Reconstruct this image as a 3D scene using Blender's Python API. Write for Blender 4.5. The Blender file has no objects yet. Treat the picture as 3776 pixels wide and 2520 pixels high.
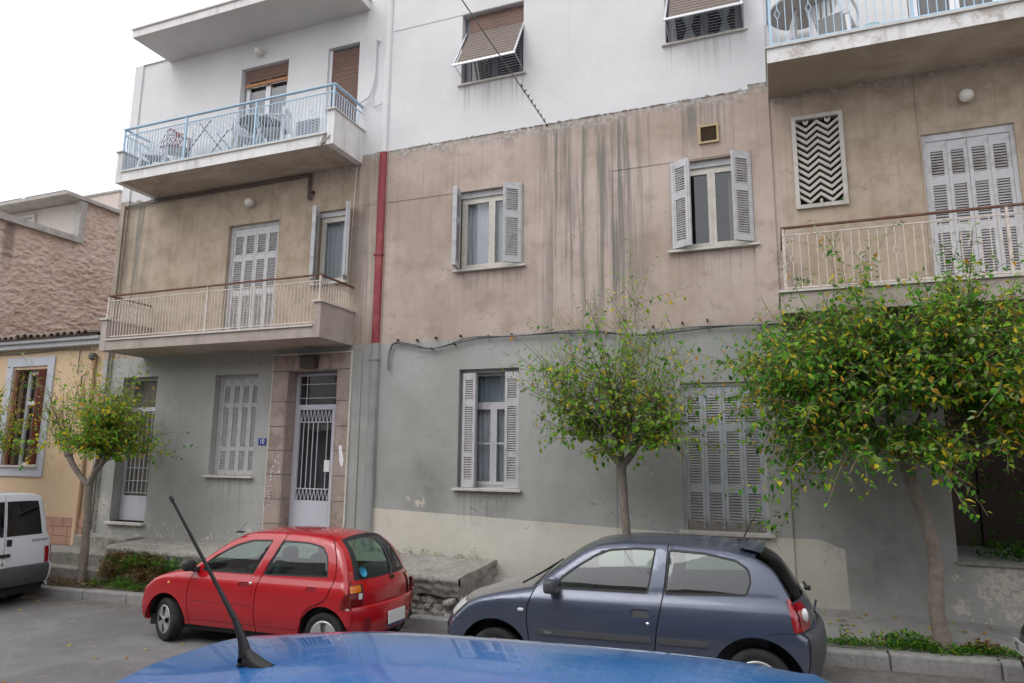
import bpy, math, random
import numpy as np
from math import sin, cos, pi, radians, sqrt, atan2
from mathutils import Vector, Matrix, noise as mnoise, geometry as mgeo

SC = bpy.context.scene
COL = SC.collection

# ------------------------------------------------------------------ camera
def cam_axes(pitch, yaw, roll):
    cp, sp, cy, sy = cos(pitch), sin(pitch), cos(yaw), sin(yaw)
    f = Vector((sy * cp, cy * cp, sp)); r = Vector((cy, -sy, 0)); u = r.cross(f)
    c, s = cos(roll), sin(roll)
    return r * c + u * s, u * c - r * s, f
CR, CU, CF = cam_axes(radians(9.54), radians(-21.13), radians(0.558))
cam = bpy.data.cameras.new("camera"); camo = bpy.data.objects.new("camera", cam); COL.objects.link(camo)
cam.sensor_width = 36.0; cam.lens = 24.0; cam.clip_start = 0.05; cam.clip_end = 3000
camo.matrix_world = Matrix(((CR.x, CU.x, -CF.x, 0), (CR.y, CU.y, -CF.y, 0), (CR.z, CU.z, -CF.z, 0), (0, 0, 0, 1)))
SC.camera = camo

# ------------------------------------------------------------------ sky and light (bright overcast)
SUN_EL, SUN_AZ = radians(52), radians(215)      # azimuth clockwise from +Y
world = bpy.data.worlds.new("World"); SC.world = world; world.use_nodes = True
wn = world.node_tree; wn.nodes.clear()
sky = wn.nodes.new("ShaderNodeTexSky"); sky.sky_type = 'NISHITA'; sky.sun_disc = False
sky.sun_elevation = SUN_EL; sky.sun_rotation = SUN_AZ; sky.air_density = 1.0; sky.dust_density = 6.0; sky.ozone_density = 1.0
hsv = wn.nodes.new("ShaderNodeHueSaturation"); hsv.inputs["Saturation"].default_value = 0.10
over = wn.nodes.new("ShaderNodeMix"); over.data_type = 'RGBA'; over.inputs[0].default_value = 0.72
over.inputs[7].default_value = (8.85, 8.8, 9.1, 1)
bg = wn.nodes.new("ShaderNodeBackground"); bg.inputs[1].default_value = 0.15
wo = wn.nodes.new("ShaderNodeOutputWorld")
wn.links.new(sky.outputs[0], hsv.inputs["Color"]); wn.links.new(hsv.outputs[0], over.inputs[6])
wn.links.new(over.outputs[2], bg.inputs[0]); wn.links.new(bg.outputs[0], wo.inputs[0])
sun = bpy.data.lights.new("sun", 'SUN'); sun.energy = 0.55; sun.angle = radians(35); sun.color = (1, .975, .94)
suno = bpy.data.objects.new("sun", sun); COL.objects.link(suno)
sd = Vector((sin(SUN_AZ) * cos(SUN_EL), cos(SUN_AZ) * cos(SUN_EL), sin(SUN_EL)))
suno.rotation_euler = sd.to_track_quat('Z', 'Y').to_euler()
SC.view_settings.view_transform = 'Standard'; SC.view_settings.look = 'None'
SC.view_settings.exposure = 0.26; SC.view_settings.gamma = 1.0; SC.view_settings.use_curve_mapping = False
SC.cycles.adaptive_threshold = 0.03; SC.cycles.max_bounces = 5; SC.cycles.diffuse_bounces = 3; SC.cycles.glossy_bounces = 3; SC.cycles.transparent_max_bounces = 10

# ------------------------------------------------------------------ helpers
random.seed(7)
def tag(o, label=None, cat=None, group=None, kind=None):
    if label: o["label"] = label
    if cat: o["category"] = cat
    if group: o["group"] = group
    if kind: o["kind"] = kind
    return o
def empty(name, label, cat, loc=(0, 0, 0), rz=0, group=None, parent=None):
    o = bpy.data.objects.new(name, None); COL.objects.link(o); o.location = loc; o.rotation_euler = (0, 0, rz)
    o.empty_display_size = .1
    return tag(o, label, cat, group)
def dup(o, parent=None):
    c = o.copy(); COL.objects.link(c)
    if parent is not None: c.parent = parent
    for ch in o.children: dup(ch, c)
    return c

class MB:
    """collects faces, then becomes ONE mesh object"""
    def __init__(s): s.v = []; s.f = []; s.m = []; s.sm = []
    def add(s, pts, faces, m=0, smooth=False):
        b = len(s.v); s.v.extend([tuple(p) for p in pts])
        for f in faces: s.f.append([b + i for i in f]); s.m.append(m); s.sm.append(smooth)
        return s
    def face(s, *pts, m=0): return s.add(pts, [range(len(pts))], m)
    def box(s, x0, x1, y0, y1, z0, z1, m=0):
        p = [(x0,y0,z0),(x1,y0,z0),(x1,y1,z0),(x0,y1,z0),(x0,y0,z1),(x1,y0,z1),(x1,y1,z1),(x0,y1,z1)]
        return s.add(p, [(0,3,2,1),(4,5,6,7),(0,1,5,4),(1,2,6,5),(2,3,7,6),(3,0,4,7)], m)
    def obox(s, c, ax, ay, az, m=0):
        c, ax, ay, az = map(Vector, (c, ax, ay, az))
        p = [c + ax*i + ay*j + az*k for k in (-1,1) for i, j in ((-1,-1),(1,-1),(1,1),(-1,1))]
        return s.add(p, [(0,3,2,1),(4,5,6,7),(0,1,5,4),(1,2,6,5),(2,3,7,6),(3,0,4,7)], m)
    def bar(s, p0, p1, w, h, m=0, up=(0,0,1)):
        p0, p1 = Vector(p0), Vector(p1); d = p1 - p0; l = d.length
        if l < 1e-6: return s
        d /= l; up = Vector(up)
        if abs(d.dot(up)) > .98: up = Vector((0,1,0))
        sd_ = d.cross(up).normalized(); u = sd_.cross(d)
        return s.obox((p0+p1)/2, sd_*w/2, d*l/2, u*h/2, m)
    def tube(s, pts, r, n=8, m=0, cap=True, smooth=True):
        pts = [Vector(p) for p in pts]; k = len(pts)
        rs = r if isinstance(r, (list, tuple)) else [r]*k
        t0 = (pts[1]-pts[0]).normalized(); up = Vector((0,0,1)) if abs(t0.z) < .9 else Vector((1,0,0))
        a = t0.cross(up).normalized(); V = []
        for i, p in enumerate(pts):
            t = ((pts[min(i+1,k-1)]-pts[max(i-1,0)])).normalized()
            a = (a - t*a.dot(t)); a = a.normalized() if a.length > 1e-6 else t.orthogonal().normalized()
            b = t.cross(a)
            for j in range(n):
                q = 2*pi*(j+.5)/n; V.append(p + (a*cos(q)+b*sin(q))*rs[i])
        F = [(i*n+j, i*n+(j+1)%n, (i+1)*n+(j+1)%n, (i+1)*n+j) for i in range(k-1) for j in range(n)]
        s.add(V, F, m, smooth)
        if cap: s.add(V[:n], [range(n)][::-1], m); s.add(V[-n:], [range(n)], m)
        return s
    def lathe(s, prof, n=24, o=(0,0,0), axis='y', m=0, smooth=True):
        V = []
        for r, h in prof:
            for j in range(n):
                q = 2*pi*j/n; c, d = r*cos(q), r*sin(q)
                V.append((o[0]+c, o[1]+h, o[2]+d) if axis == 'y' else ((o[0]+c, o[1]+d, o[2]+h) if axis == 'z' else (o[0]+h, o[1]+c, o[2]+d)))
        F = [(i*n+j, i*n+(j+1)%n, (i+1)*n+(j+1)%n, (i+1)*n+j) for i in range(len(prof)-1) for j in range(n)]
        return s.add(V, F, m, smooth)
    def grid(s, fn, nu, nv, m=0, smooth=True):
        V = [fn(i/nu, j/nv) for i in range(nu+1) for j in range(nv+1)]
        F = [(i*(nv+1)+j, (i+1)*(nv+1)+j, (i+1)*(nv+1)+j+1, i*(nv+1)+j+1) for i in range(nu) for j in range(nv)]
        return s.add(V, F, m, smooth)
    def blob(s, c, rx, ry, rz, e=.5, nu=16, nv=10, m=0):
        def sp(v, p): return math.copysign(abs(v)**p, v)
        def fn(u, v):
            a, b = 2*pi*u, -pi/2+pi*v
            return (c[0]+rx*sp(cos(b),e)*sp(cos(a),e), c[1]+ry*sp(cos(b),e)*sp(sin(a),e), c[2]+rz*sp(sin(b),e))
        return s.grid(fn, nu, nv, m)
    def prism(s, poly, y0, y1, m=0):
        """poly in x,z extruded along y"""
        n = len(poly); V = [(x, y0, z) for x, z in poly] + [(x, y1, z) for x, z in poly]
        F = [tuple(range(n)), tuple(range(2*n-1, n-1, -1))] + [(i, (i+1)%n, n+(i+1)%n, n+i) for i in range(n)]
        return s.add(V, F, m)
    def mesh(s, name, mats):
        me = bpy.data.meshes.new(name); me.from_pydata(s.v, [], s.f)
        for m in (mats if isinstance(mats, (list, tuple)) else [mats]): me.materials.append(m)
        me.polygons.foreach_set("material_index", s.m); me.polygons.foreach_set("use_smooth", s.sm); me.update()
        return me
    def build(s, name, mats, parent=None, loc=(0,0,0), rz=0, bevel=0):
        o = bpy.data.objects.new(name, s.mesh(name, mats)); COL.objects.link(o)
        o.location = loc; o.rotation_euler = (0,0,rz)
        if parent is not None: o.parent = parent
        if bevel:
            b = o.modifiers.new("bevel", 'BEVEL'); b.width = bevel; b.segments = 2; b.limit_method = 'ANGLE'
        return o
def inst(name, me, parent, loc=(0,0,0), rot=(0,0,0), sc=None):
    o = bpy.data.objects.new(name, me); COL.objects.link(o); o.location = loc; o.rotation_euler = rot
    if sc: o.scale = sc
    if parent is not None: o.parent = parent
    return o
def text_mesh(s, size, name, m, extrude=.002):
    cu = bpy.data.curves.new(name, 'FONT'); cu.body = s; cu.size = size; cu.extrude = extrude; cu.align_x = 'CENTER'; cu.align_y = 'CENTER'
    t = bpy.data.objects.new(name, cu); COL.objects.link(t)
    bpy.context.view_layer.update()
    me = bpy.data.meshes.new_from_object(t.evaluated_get(bpy.context.evaluated_depsgraph_get()))
    bpy.data.objects.remove(t); bpy.data.curves.remove(cu)
    me.name = name; me.materials.clear(); me.materials.append(m)
    return me

# ------------------------------------------------------------------ materials
class NT:
    def __init__(s, name):
        s.mat = bpy.data.materials.new(name); s.mat.use_nodes = True; s.t = s.mat.node_tree; s.t.nodes.clear()
        s.out = s.t.nodes.new("ShaderNodeOutputMaterial"); s.geo = s.t.nodes.new("ShaderNodeNewGeometry")
        s.tc = s.t.nodes.new("ShaderNodeTexCoord"); s.P = s.geo.outputs["Position"]; s.O = s.tc.outputs["Object"]
    def put(s, sock, v):
        if isinstance(v, bpy.types.NodeSocket): s.t.links.new(v, sock)
        elif isinstance(v, (tuple, list)): sock.default_value = (*v, 1)[:4] if len(sock.default_value) == 4 else v
        else: sock.default_value = v
    def math(s, op, a, b=0.0, c=None, clamp=False):
        n = s.t.nodes.new("ShaderNodeMath"); n.operation = op; n.use_clamp = clamp; s.put(n.inputs[0], a); s.put(n.inputs[1], b)
        if c is not None: s.put(n.inputs[2], c)
        return n.outputs[0]
    def mul(s, a, b): return s.math('MULTIPLY', a, b)
    def addn(s, a, b): return s.math('ADD', a, b)
    def sub(s, a, b): return s.math('SUBTRACT', a, b)
    def gt(s, a, b): return s.math('GREATER_THAN', a, b)
    def step(s, x, a, b, lo=0.0, hi=1.0):
        n = s.t.nodes.new("ShaderNodeMapRange"); n.interpolation_type = 'SMOOTHSTEP'
        s.put(n.inputs[0], x); n.inputs[1].default_value = a; n.inputs[2].default_value = b; n.inputs[3].default_value = lo; n.inputs[4].default_value = hi
        return n.outputs[0]
    def lin(s, x, a, b, lo=0.0, hi=1.0):
        n = s.t.nodes.new("ShaderNodeMapRange"); s.put(n.inputs[0], x)
        for i, q in enumerate((a, b, lo, hi)): n.inputs[i+1].default_value = q
        return n.outputs[0]
    def band(s, x, a, b, e): return s.mul(s.step(x, a-e, a+e), s.step(x, b-e, b+e, 1.0, 0.0))
    def mix(s, f, a, b, bt='MIX'):
        n = s.t.nodes.new("ShaderNodeMix"); n.data_type = 'RGBA'; n.blend_type = bt
        s.put(n.inputs[0], f); s.put(n.inputs[6], a); s.put(n.inputs[7], b); return n.outputs[2]
    def noise(s, vec, scale, detail=4, rough=.55, dist=0):
        n = s.t.nodes.new("ShaderNodeTexNoise"); s.put(n.inputs["Vector"], vec); n.inputs["Scale"].default_value = scale
        n.inputs["Detail"].default_value = detail; n.inputs["Roughness"].default_value = rough; n.inputs["Distortion"].default_value = dist
        return n.outputs[0]
    def voro(s, vec, scale, feat='F1'):
        n = s.t.nodes.new("ShaderNodeTexVoronoi"); n.feature = feat; s.put(n.inputs["Vector"], vec); n.inputs["Scale"].default_value = scale
        return n.outputs[0]
    def scale(s, vec, sc):
        n = s.t.nodes.new("ShaderNodeMapping"); s.put(n.inputs[0], vec); n.inputs["Scale"].default_value = sc; return n.outputs[0]
    def xyz(s, v):
        n = s.t.nodes.new("ShaderNodeSeparateXYZ"); s.put(n.inputs[0], v); return n.outputs
    def near(s, v, p, r0, r1):
        n = s.t.nodes.new("ShaderNodeVectorMath"); n.operation = 'DISTANCE'; s.put(n.inputs[0], v); n.inputs[1].default_value = p
        return s.step(n.outputs["Value"], r0, r1, 1.0, 0.0)
    def bump(s, h, strength=.3, dist=.01, nrm=None):
        n = s.t.nodes.new("ShaderNodeBump"); n.inputs["Strength"].default_value = strength; n.inputs["Distance"].default_value = dist
        s.put(n.inputs["Height"], h)
        if nrm is not None: s.put(n.inputs["Normal"], nrm)
        return n.outputs[0]
    def bsdf(s, col, rough=.7, metal=0, spec=.4, normal=None, coat=0, trans=0, crough=.05):
        n = s.t.nodes.new("ShaderNodeBsdfPrincipled"); s.put(n.inputs["Base Color"], col); s.put(n.inputs["Roughness"], rough)
        s.put(n.inputs["Metallic"], metal); n.inputs["Specular IOR Level"].default_value = spec
        n.inputs["Coat Weight"].default_value = coat; n.inputs["Coat Roughness"].default_value = crough
        n.inputs["Transmission Weight"].default_value = trans
        if normal is not None: s.put(n.inputs["Normal"], normal)
        return n.outputs[0]
    def end(s, sh): s.t.links.new(sh, s.out.inputs["Surface"]); return s.mat

def mat(name, col, rough=.7, var=.12, sc=3.0, bump=0.0, bsc=60, metal=0, spec=.4, coat=0, dirt=None, damt=.5, dsc=2.5, crough=.05):
    """painted or plain surface with uneven tone, optional blotches of dirt and a fine relief"""
    n = NT(name); k = n.noise(n.O, sc, 5, .6)
    c = n.mix(1.0, col, n.mix(k, (1-var*1.6,)*3, (1+var*1.6,)*3), 'MULTIPLY')
    if dirt: c = n.mix(n.mul(n.step(n.noise(n.O, dsc, 6, .65), .47, .68), damt), c, dirt)
    nm = n.bump(n.noise(n.O, bsc, 3), bump, .01) if bump else None
    rg = n.lin(k, .3, .7, max(0, rough-.06), min(1, rough+.06))
    return n.end(n.bsdf(c, rg, metal, spec, nm, coat, 0, crough))

def glass(name, tint=(.85,.9,.9), refl=.12, rough=.01, power=2.6, gain=.85):
    n = NT(name); t = n.t
    tr = t.nodes.new("ShaderNodeBsdfTransparent"); tr.inputs[0].default_value = (*tint, 1)
    gl = t.nodes.new("ShaderNodeBsdfGlossy"); gl.inputs["Roughness"].default_value = rough; gl.inputs[0].default_value = (.95,.97,1,1)
    lw = t.nodes.new("ShaderNodeLayerWeight"); lw.inputs[0].default_value = .5
    nz = n.bump(n.noise(n.P, 1.3, 2), .06, .05); t.links.new(nz, gl.inputs["Normal"])
    fr = n.addn(n.mul(n.math('POWER', lw.outputs["Facing"], power), gain), refl)
    mx = t.nodes.new("ShaderNodeMixShader"); t.links.new(fr, mx.inputs[0]); t.links.new(tr.outputs[0], mx.inputs[1]); t.links.new(gl.outputs[0], mx.inputs[2])
    return n.end(mx.outputs[0])

def leafmat(name, col, tl=.45):
    n = NT(name); c = n.mix(1.0, col, n.mix(n.noise(n.P, 9, 3), (.6,.6,.6), (1.45,1.45,1.4)), 'MULTIPLY')
    a = n.bsdf(c, .55, 0, .22)
    b = n.t.nodes.new("ShaderNodeBsdfTranslucent"); n.t.links.new(c, b.inputs[0])
    mx = n.t.nodes.new("ShaderNodeMixShader"); mx.inputs[0].default_value = tl
    n.t.links.new(a, mx.inputs[1]); n.t.links.new(b.outputs[0], mx.inputs[2])
    return n.end(mx.outputs[0])

def carpaint(name, col, metal=.0, rough=.35, dust=.12, dustcol=(.33,.31,.29)):
    n = NT(name); k = n.noise(n.O, 5, 6, .65); k2 = n.noise(n.O, 26, 3, .6)
    z = n.xyz(n.O)[2]
    d = n.addn(n.mul(n.step(k, .42, .75), dust), n.mul(n.step(z, .75, .15), n.mul(k, dust*1.6)))
    d = n.addn(d, n.mul(n.step(k2, .66, .75), dust*.6))
    c = n.mix(d, col, dustcol)
    nm = n.bump(n.noise(n.O, 2.2, 2), .03, .05)
    return n.end(n.bsdf(c, n.addn(n.mul(d, .5), rough), metal, .5, nm, 1.0, 0, .04))

def wallmat():
    n = NT("painted_render"); X, Y, Z = n.xyz(n.P)
    e1 = n.sub(n.noise(n.P, 3.5, 4, .65), .5); e2 = n.sub(n.noise(n.P, 14, 3, .6), .5)
    mid = n.mul(n.gt(X, -6.86), n.gt(.16, X))
    ztop = n.addn(n.mul(mid, .15), 5.25); ztop = n.addn(ztop, n.mul(n.mul(n.gt(X, -.15), mid), .07))
    white = n.step(n.sub(n.addn(n.addn(Z, n.mul(e1, .16)), n.mul(e2, .09)), ztop), -.012, .012)
    grey = n.step(n.addn(Z, n.mul(e2, .03)), 1.885, 1.875)
    # beige render with rain streaks
    big = n.noise(n.P, .75, 5, .6); mid_n = n.noise(n.P, 2.6, 6, .68); fine = n.noise(n.P, 22, 4, .6)
    be = n.mix(n.step(big, .36, .64), (.398, .318, .27), (.495, .415, .366))
    be = n.mix(n.mul(n.step(mid_n, .47, .70), .6), be, (.305, .238, .198)); be = n.mix(n.mul(n.step(n.noise(n.P, 1.5, 4, .7, .4), .55, .72), .5), be, (.525, .45, .41))
    bay = n.math('MAXIMUM', n.step(X, -6.6, -7.1), n.step(X, .15, .6))
    och = n.mix(n.step(mid_n, .36, .66), (.43, .355, .27), (.31, .247, .18))
    be = n.mix(n.mul(bay, .8), be, och)
    sv = n.scale(n.P, (5.5, 0, .22)); s1 = n.noise(sv, 1.0, 6, .66, .25)
    sv2 = n.scale(n.P, (15, 0, .35)); s2 = n.noise(sv2, 1.0, 4, .6, .35)
    reg = n.math('MAXIMUM', n.band(X, -3.35, -1.75, .28), n.mul(n.band(X, -12.85, -12.0, .2), .9))
    reg = n.math('MAXIMUM', reg, n.mul(n.band(X, -1.15, -.5, .15), n.step(Z, 4.4, 5.1)))
    reg = n.math('MAXIMUM', reg, n.mul(n.band(X, -6.9, -6.3, .1), .55))
    fall = n.lin(Z, 1.2, 5.3, .55, 1.0)
    st = n.mul(n.step(n.addn(n.mul(s1, .7), n.mul(s2, .32)), .455, .585), n.mul(reg, fall))
    be = n.mix(n.mul(st, .95), be, (.165, .165, .148))
    s3 = n.noise(n.scale(n.P, (34, 0, .5)), 1.0, 3, .6, .3); be = n.mix(n.mul(n.mul(n.step(s3, .55, .68), n.step(s1, .40, .55)), n.mul(n.math('MAXIMUM', reg, n.mul(n.band(X, -6.2, -.2, .2), .25)), .75)), be, (.17, .16, .145))
    st2 = n.mul(n.step(n.sub(s2, n.mul(s1, .3)), .40, .52), n.step(Z, 1.9, 5.2))
    be = n.mix(n.mul(st2, .28), be, (.20, .16, .125))
    pal = n.step(n.noise(n.scale(n.P, (8, 0, .18)), 1, 3), .60, .70)
    be = n.mix(n.mul(pal, .35), be, (.50, .415, .375))
    # dirt edge right under the white paint
    be = n.mix(n.mul(n.step(n.sub(ztop, n.addn(Z, n.mul(mid_n, .40))), .02, -.16), .75), be, n.mix(n.step(e2, -.1, .12), (.27, .25, .225), (.46, .43, .40)))
    # green grey ground floor
    gr = n.mix(n.step(big, .33, .66), (.325, .335, .318), (.405, .412, .40))
    gr = n.mix(n.mul(n.step(mid_n, .5, .8), .35), gr, (.19, .185, .165))
    gr = n.mix(n.mul(n.step(s2, .55, .75), .12), gr, (.15, .15, .14))
    for p, r in (((-5.35, 10, -.55), .75), ((-4.15, 10, -.70), .42), ((-11.2, 10, .1), .9), ((1.2, 10, -1.35), .9)):
        gr = n.mix(n.mul(n.near(n.P, p, .02, r), n.step(mid_n, .3, .7, .15, .55)), gr, (.125, .125, .118))
    ex, ez = n.sub(X, -2.2), Z
    zc = n.addn(n.lin(X, -6.3, -1.3, -.865, -1.03), n.mul(e1, .012))
    corner = n.mul(n.step(X, .35, .72), n.step(X, .35, .72)); zc = n.sub(zc, n.mul(corner, .10))
    cream = n.mul(n.mul(n.step(n.sub(zc, Z), -.004, .004), n.gt(X, -6.285)), n.step(n.addn(n.addn(X, n.mul(e1, .02)), n.mul(Z, .03)), .705, .70))
    cr = n.mix(n.step(big, .35, .65), (.56, .535, .47), (.64, .615, .55))
    cr = n.mix(n.mul(n.step(mid_n, .5, .75), .35), cr, (.36, .33, .285))
    cr = n.mix(n.mul(n.step(n.addn(Z, n.mul(mid_n, .5)), -1.10, -1.55), .35), cr, (.25, .225, .19))
    low = n.mix(cream, gr, cr)
    # flaked paint
    fl = n.mul(n.step(n.addn(n.noise(n.P, 5.5, 6, .7), n.mul(n.step(Z, -1.0, -1.75), .13)), .665, .675), n.step(Z, -.95, -1.25))
    fl = n.mul(fl, n.math('MAXIMUM', n.gt(-8.0, X), n.gt(X, 1.9)))
    n11 = n.step(n.noise(n.P, 11, 4, .7), .46, .49)
    for p, r in (((-5.43, 10, -.74), .13), ((-5.66, 10, -.70), .06), ((-12.55, 10, -1.05), .34), ((2.45, 10, -1.45), .40), ((2.9, 10, -1.7), .5), ((1.95, 10, -1.75), .12)):
        fl = n.math('MAXIMUM', fl, n.mul(n.near(n.P, p, r*.35, r), n11))
    low = n.mix(n.mul(fl, .95), low, n.mix(fine, (.50, .45, .38), (.66, .62, .56)))
    wh = n.mix(n.step(big, .3, .7), (.63, .63, .645), (.70, .70, .71))
    wh = n.mix(n.mul(n.step(mid_n, .56, .8), .3), wh, (.53, .515, .50))
    wh = n.mix(n.mul(n.step(s2, .56, .75), .10), wh, (.5, .48, .45))
    c = n.mix(grey, be, low); c = n.mix(white, c, wh)
    # dirt runs under the sills, hairline cracks
    for x0, x1, zs in ((-4.9,-3.65,3.01),(-1.35,-.11,2.99),(-4.82,-3.70,-.54),(-9.93,-8.83,-.44),(-4.9,-3.66,6.37),(-1.36,-.12,6.35)):
        c = n.mix(n.mul(n.mul(n.band(X, x0, x1, .05), n.mul(n.step(Z, zs-.75, zs), n.gt(zs, Z))), n.step(s2, .47, .66, 0, .38)), c, (.17, .155, .135))
    wp = n.t.nodes.new("ShaderNodeVectorMath"); wp.operation = 'ADD'; n.put(wp.inputs[0], n.P)
    wn_ = n.t.nodes.new("ShaderNodeTexNoise"); wn_.inputs["Scale"].default_value = 3.0; n.put(wn_.inputs["Vector"], n.P); n.t.links.new(wn_.outputs[1], wp.inputs[1])
    ck = n.mul(n.step(n.voro(n.scale(wp.outputs[0], (.55, 1, .38)), 1.0, 'DISTANCE_TO_EDGE'), .006, .002), n.step(big, .47, .56))
    c = n.mix(n.mul(ck, n.mul(n.sub(1.0, white), .35)), c, (.12, .11, .10))
    h = n.addn(n.mul(n.noise(n.P, 75, 2), .25), n.mul(n.noise(n.P, 5, 3), .8))
    return n.end(n.bsdf(c, .86, 0, .25, n.bump(h, .35, .02)))

def soffitmat():
    n = NT("stained_soffit"); a = n.noise(n.P, .8, 5, .65, .6); b = n.noise(n.scale(n.P, (.8, 3, 1)), 1.5, 6, .7)
    c = n.mix(n.step(a, .35, .65), (.37, .315, .255), (.50, .445, .39)); c = n.mix(n.mul(n.step(b, .45, .7), .6), c, (.32, .245, .155))
    return n.end(n.bsdf(c, .9, 0, .2, n.bump(n.noise(n.P, 9, 6, .7), .6, .03)))
def fasciamat(name, worn):
    n = NT(name); b = n.noise(n.P, 2.4, 6, .7); s = n.noise(n.scale(n.P, (6, 6, .5)), 1, 5, .65)
    c = n.mix(n.step(b, .3, .7), (.66, .655, .65), (.77, .765, .765)) if worn < .9 else n.mix(n.step(b, .3, .7), (.36, .305, .27), (.46, .40, .365))
    c = n.mix(n.mul(n.step(n.noise(n.P, 3.2, 7, .72), .62 - .24*min(worn, .6), .64), .9 if worn > .3 else .3), c, (.42, .375, .335))
    c = n.mix(n.mul(n.step(s, .50, .72), .4), c, (.27, .25, .225))
    return n.end(n.bsdf(c, .85, 0, .25, n.bump(n.noise(n.P, 40, 4), .35, .01)))
def asphalt():
    n = NT("asphalt"); f = n.noise(n.P, 130, 3, .7); m = n.noise(n.P, 1.1, 6, .65); v = n.voro(n.P, 210)
    c = n.mix(f, (.12, .118, .12), (.29, .285, .288)); c = n.mix(n.mul(n.step(m, .42, .62), .6), c, (.145, .14, .14)); c = n.mix(n.mul(n.step(n.noise(n.P, .45, 4, .6, .5), .52, .58), .35), c, (.12, .115, .115)); c = n.mix(n.mul(n.step(n.voro(n.P, 16), .16, .10), n.step(n.noise(n.P, 2, 4), .5, .6)), c, (.40, .385, .37))
    Y = n.xyz(n.P)[1]
    g = n.mul(n.step(n.addn(Y, n.mul(n.noise(n.P, 2.5, 5, .7), .8)), 8.35, 8.85), n.step(n.noise(n.P, 6, 5, .7), .35, .6))
    c = n.mix(n.mul(g, .65), c, (.125, .09, .065))
    c = n.mix(n.mul(n.step(n.noise(n.P, 5, 6, .75), .60, .66), .4), c, (.36, .345, .33))
    h = n.addn(n.mul(v, .6), n.mul(f, .5))
    return n.end(n.bsdf(c, .88, 0, .3, n.bump(h, .55, .008)))
def concrete(name, c0, c1, dirt, sc=2.0, amt=.6, bs=.4):
    n = NT(name); a = n.noise(n.P, sc, 6, .68); b = n.noise(n.P, sc*5, 5, .7); f = n.noise(n.P, 90, 3)
    c = n.mix(n.step(a, .3, .7), c0, c1); c = n.mix(n.mul(n.step(b, .45, .72), amt), c, dirt)
    c = n.mix(n.mul(f, .25), c, tuple(x*.55 for x in c0))
    return n.end(n.bsdf(c, .9, 0, .25, n.bump(n.addn(n.mul(b, .8), n.mul(f, .3)), bs, .02)))

WALL = wallmat(); SOFF = soffitmat(); SOFFW = mat("painted_soffit", (.60, .585, .57), .85, .08, .8, .2, 40, dirt=(.50, .475, .45), damt=.4, dsc=1.2); FASC_W = fasciamat("fascia_white", .2); FASC_P = fasciamat("fascia_peeling", .55); FASC_B = fasciamat("fascia_beige", .95)
GLASS = glass("window_glass", (.80, .84, .86), .09); CARGLASS = glass("car_glass", (.52, .68, .59), .09, .0, 3.2, .75); DARKGLASS = glass("tinted_car_glass", (.035, .04, .045), .06, .0, 4.0, .5)
SHUT = mat("shutter_paint", (.50, .505, .525), .6, .1, 6, .15, 40, dirt=(.30, .285, .27), damt=.6, dsc=7)
SLAT = mat("shutter_slat", (.42, .41, .42), .65, .14, 9, dirt=(.27, .235, .205), damt=.75, dsc=5)
def wornwood():
    n = NT("shutter_paint_worn"); z = n.xyz(n.O)[2]; a = n.noise(n.O, 7, 6, .7); b = n.noise(n.scale(n.O, (30, 30, 3)), 1, 5, .65)
    c = n.mix(a, (.37, .395, .435), (.50, .525, .57)); c = n.mix(n.mul(n.step(b, .52, .66), .5), c, (.24, .23, .22))
    w = n.step(n.addn(n.addn(z, n.mul(a, .5)), n.mul(b, .25)), .56, .46)
    c = n.mix(n.mul(w, .9), c, n.mix(b, (.13, .115, .10), (.26, .24, .22)))
    return n.end(n.bsdf(c, .65, 0, .3, n.bump(n.addn(b, n.mul(w, -.5)), .3, .01)))
SHUT2 = wornwood()
SLAT2 = mat("shutter_slat_worn", (.37, .37, .385), .65, .14, 9, dirt=(.20, .18, .16), damt=.7, dsc=6)
CREAM = mat("cream_frame", (.60, .58, .52), .5, .08, 8, dirt=(.42, .39, .34), damt=.5, dsc=9)
WHITEPVC = mat("white_pvc", (.78, .79, .82), .35, .05, 5)
MARBLE = mat("marble_sill", (.58, .555, .52), .5, .12, 6, .1, 30, dirt=(.36, .335, .30), damt=.6, dsc=6)
WOODSH = mat("brown_roller", (.165, .088, .066), .5, .18, 12, dirt=(.10, .06, .05), damt=.4)
WOODSH2 = mat("sun_bleached_roller", (.185, .15, .128), .6, .18, 14, dirt=(.17, .13, .11), damt=.5)
ALU = mat("aluminium", (.55, .57, .59), .3, .06, 5, metal=.75)
BLUEMET = mat("light_blue_metal", (.42, .60, .75), .45, .1, 10, dirt=(.45, .46, .46), damt=.35, dsc=12)
CREAMMET = mat("old_cream_metal", (.60, .545, .495), .55, .14, 14, dirt=(.26, .15, .10), damt=.6, dsc=16)
RUST = mat("rusty_rail", (.14, .062, .042), .75, .25, 14, .3, 60, dirt=(.24, .15, .11), damt=.5, dsc=9)
REDP = mat("red_paint", (.25, .040, .052), .6, .14, 3, .1, 30, dirt=(.35, .12, .11), damt=.5, dsc=4)
GREYP = mat("grey_pipe_paint", (.30, .305, .305), .6, .08, 3, dirt=(.22, .215, .2), damt=.5)
WHITEP = mat("white_pipe_paint", (.66, .66, .67), .6, .06, 3)
PINKST = mat("pink_stone", (.365, .298, .262), .75, .2, 5, .3, 35, dirt=(.20, .145, .13), damt=.7, dsc=3.5)
DOORP = mat("door_grey_paint", (.56, .575, .64), .45, .06, 3, dirt=(.45, .45, .47), damt=.4)
CURT = mat("white_curtain", (.62, .63, .66), .9, .06, 2)
CURTD = mat("dark_lace_curtain", (.17, .14, .125), .9, .12, 3)
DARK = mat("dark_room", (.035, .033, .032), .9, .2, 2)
BLACKP = mat("black_plastic", (.022, .022, .024), .55, .2, 12, .1, 80)
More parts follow.
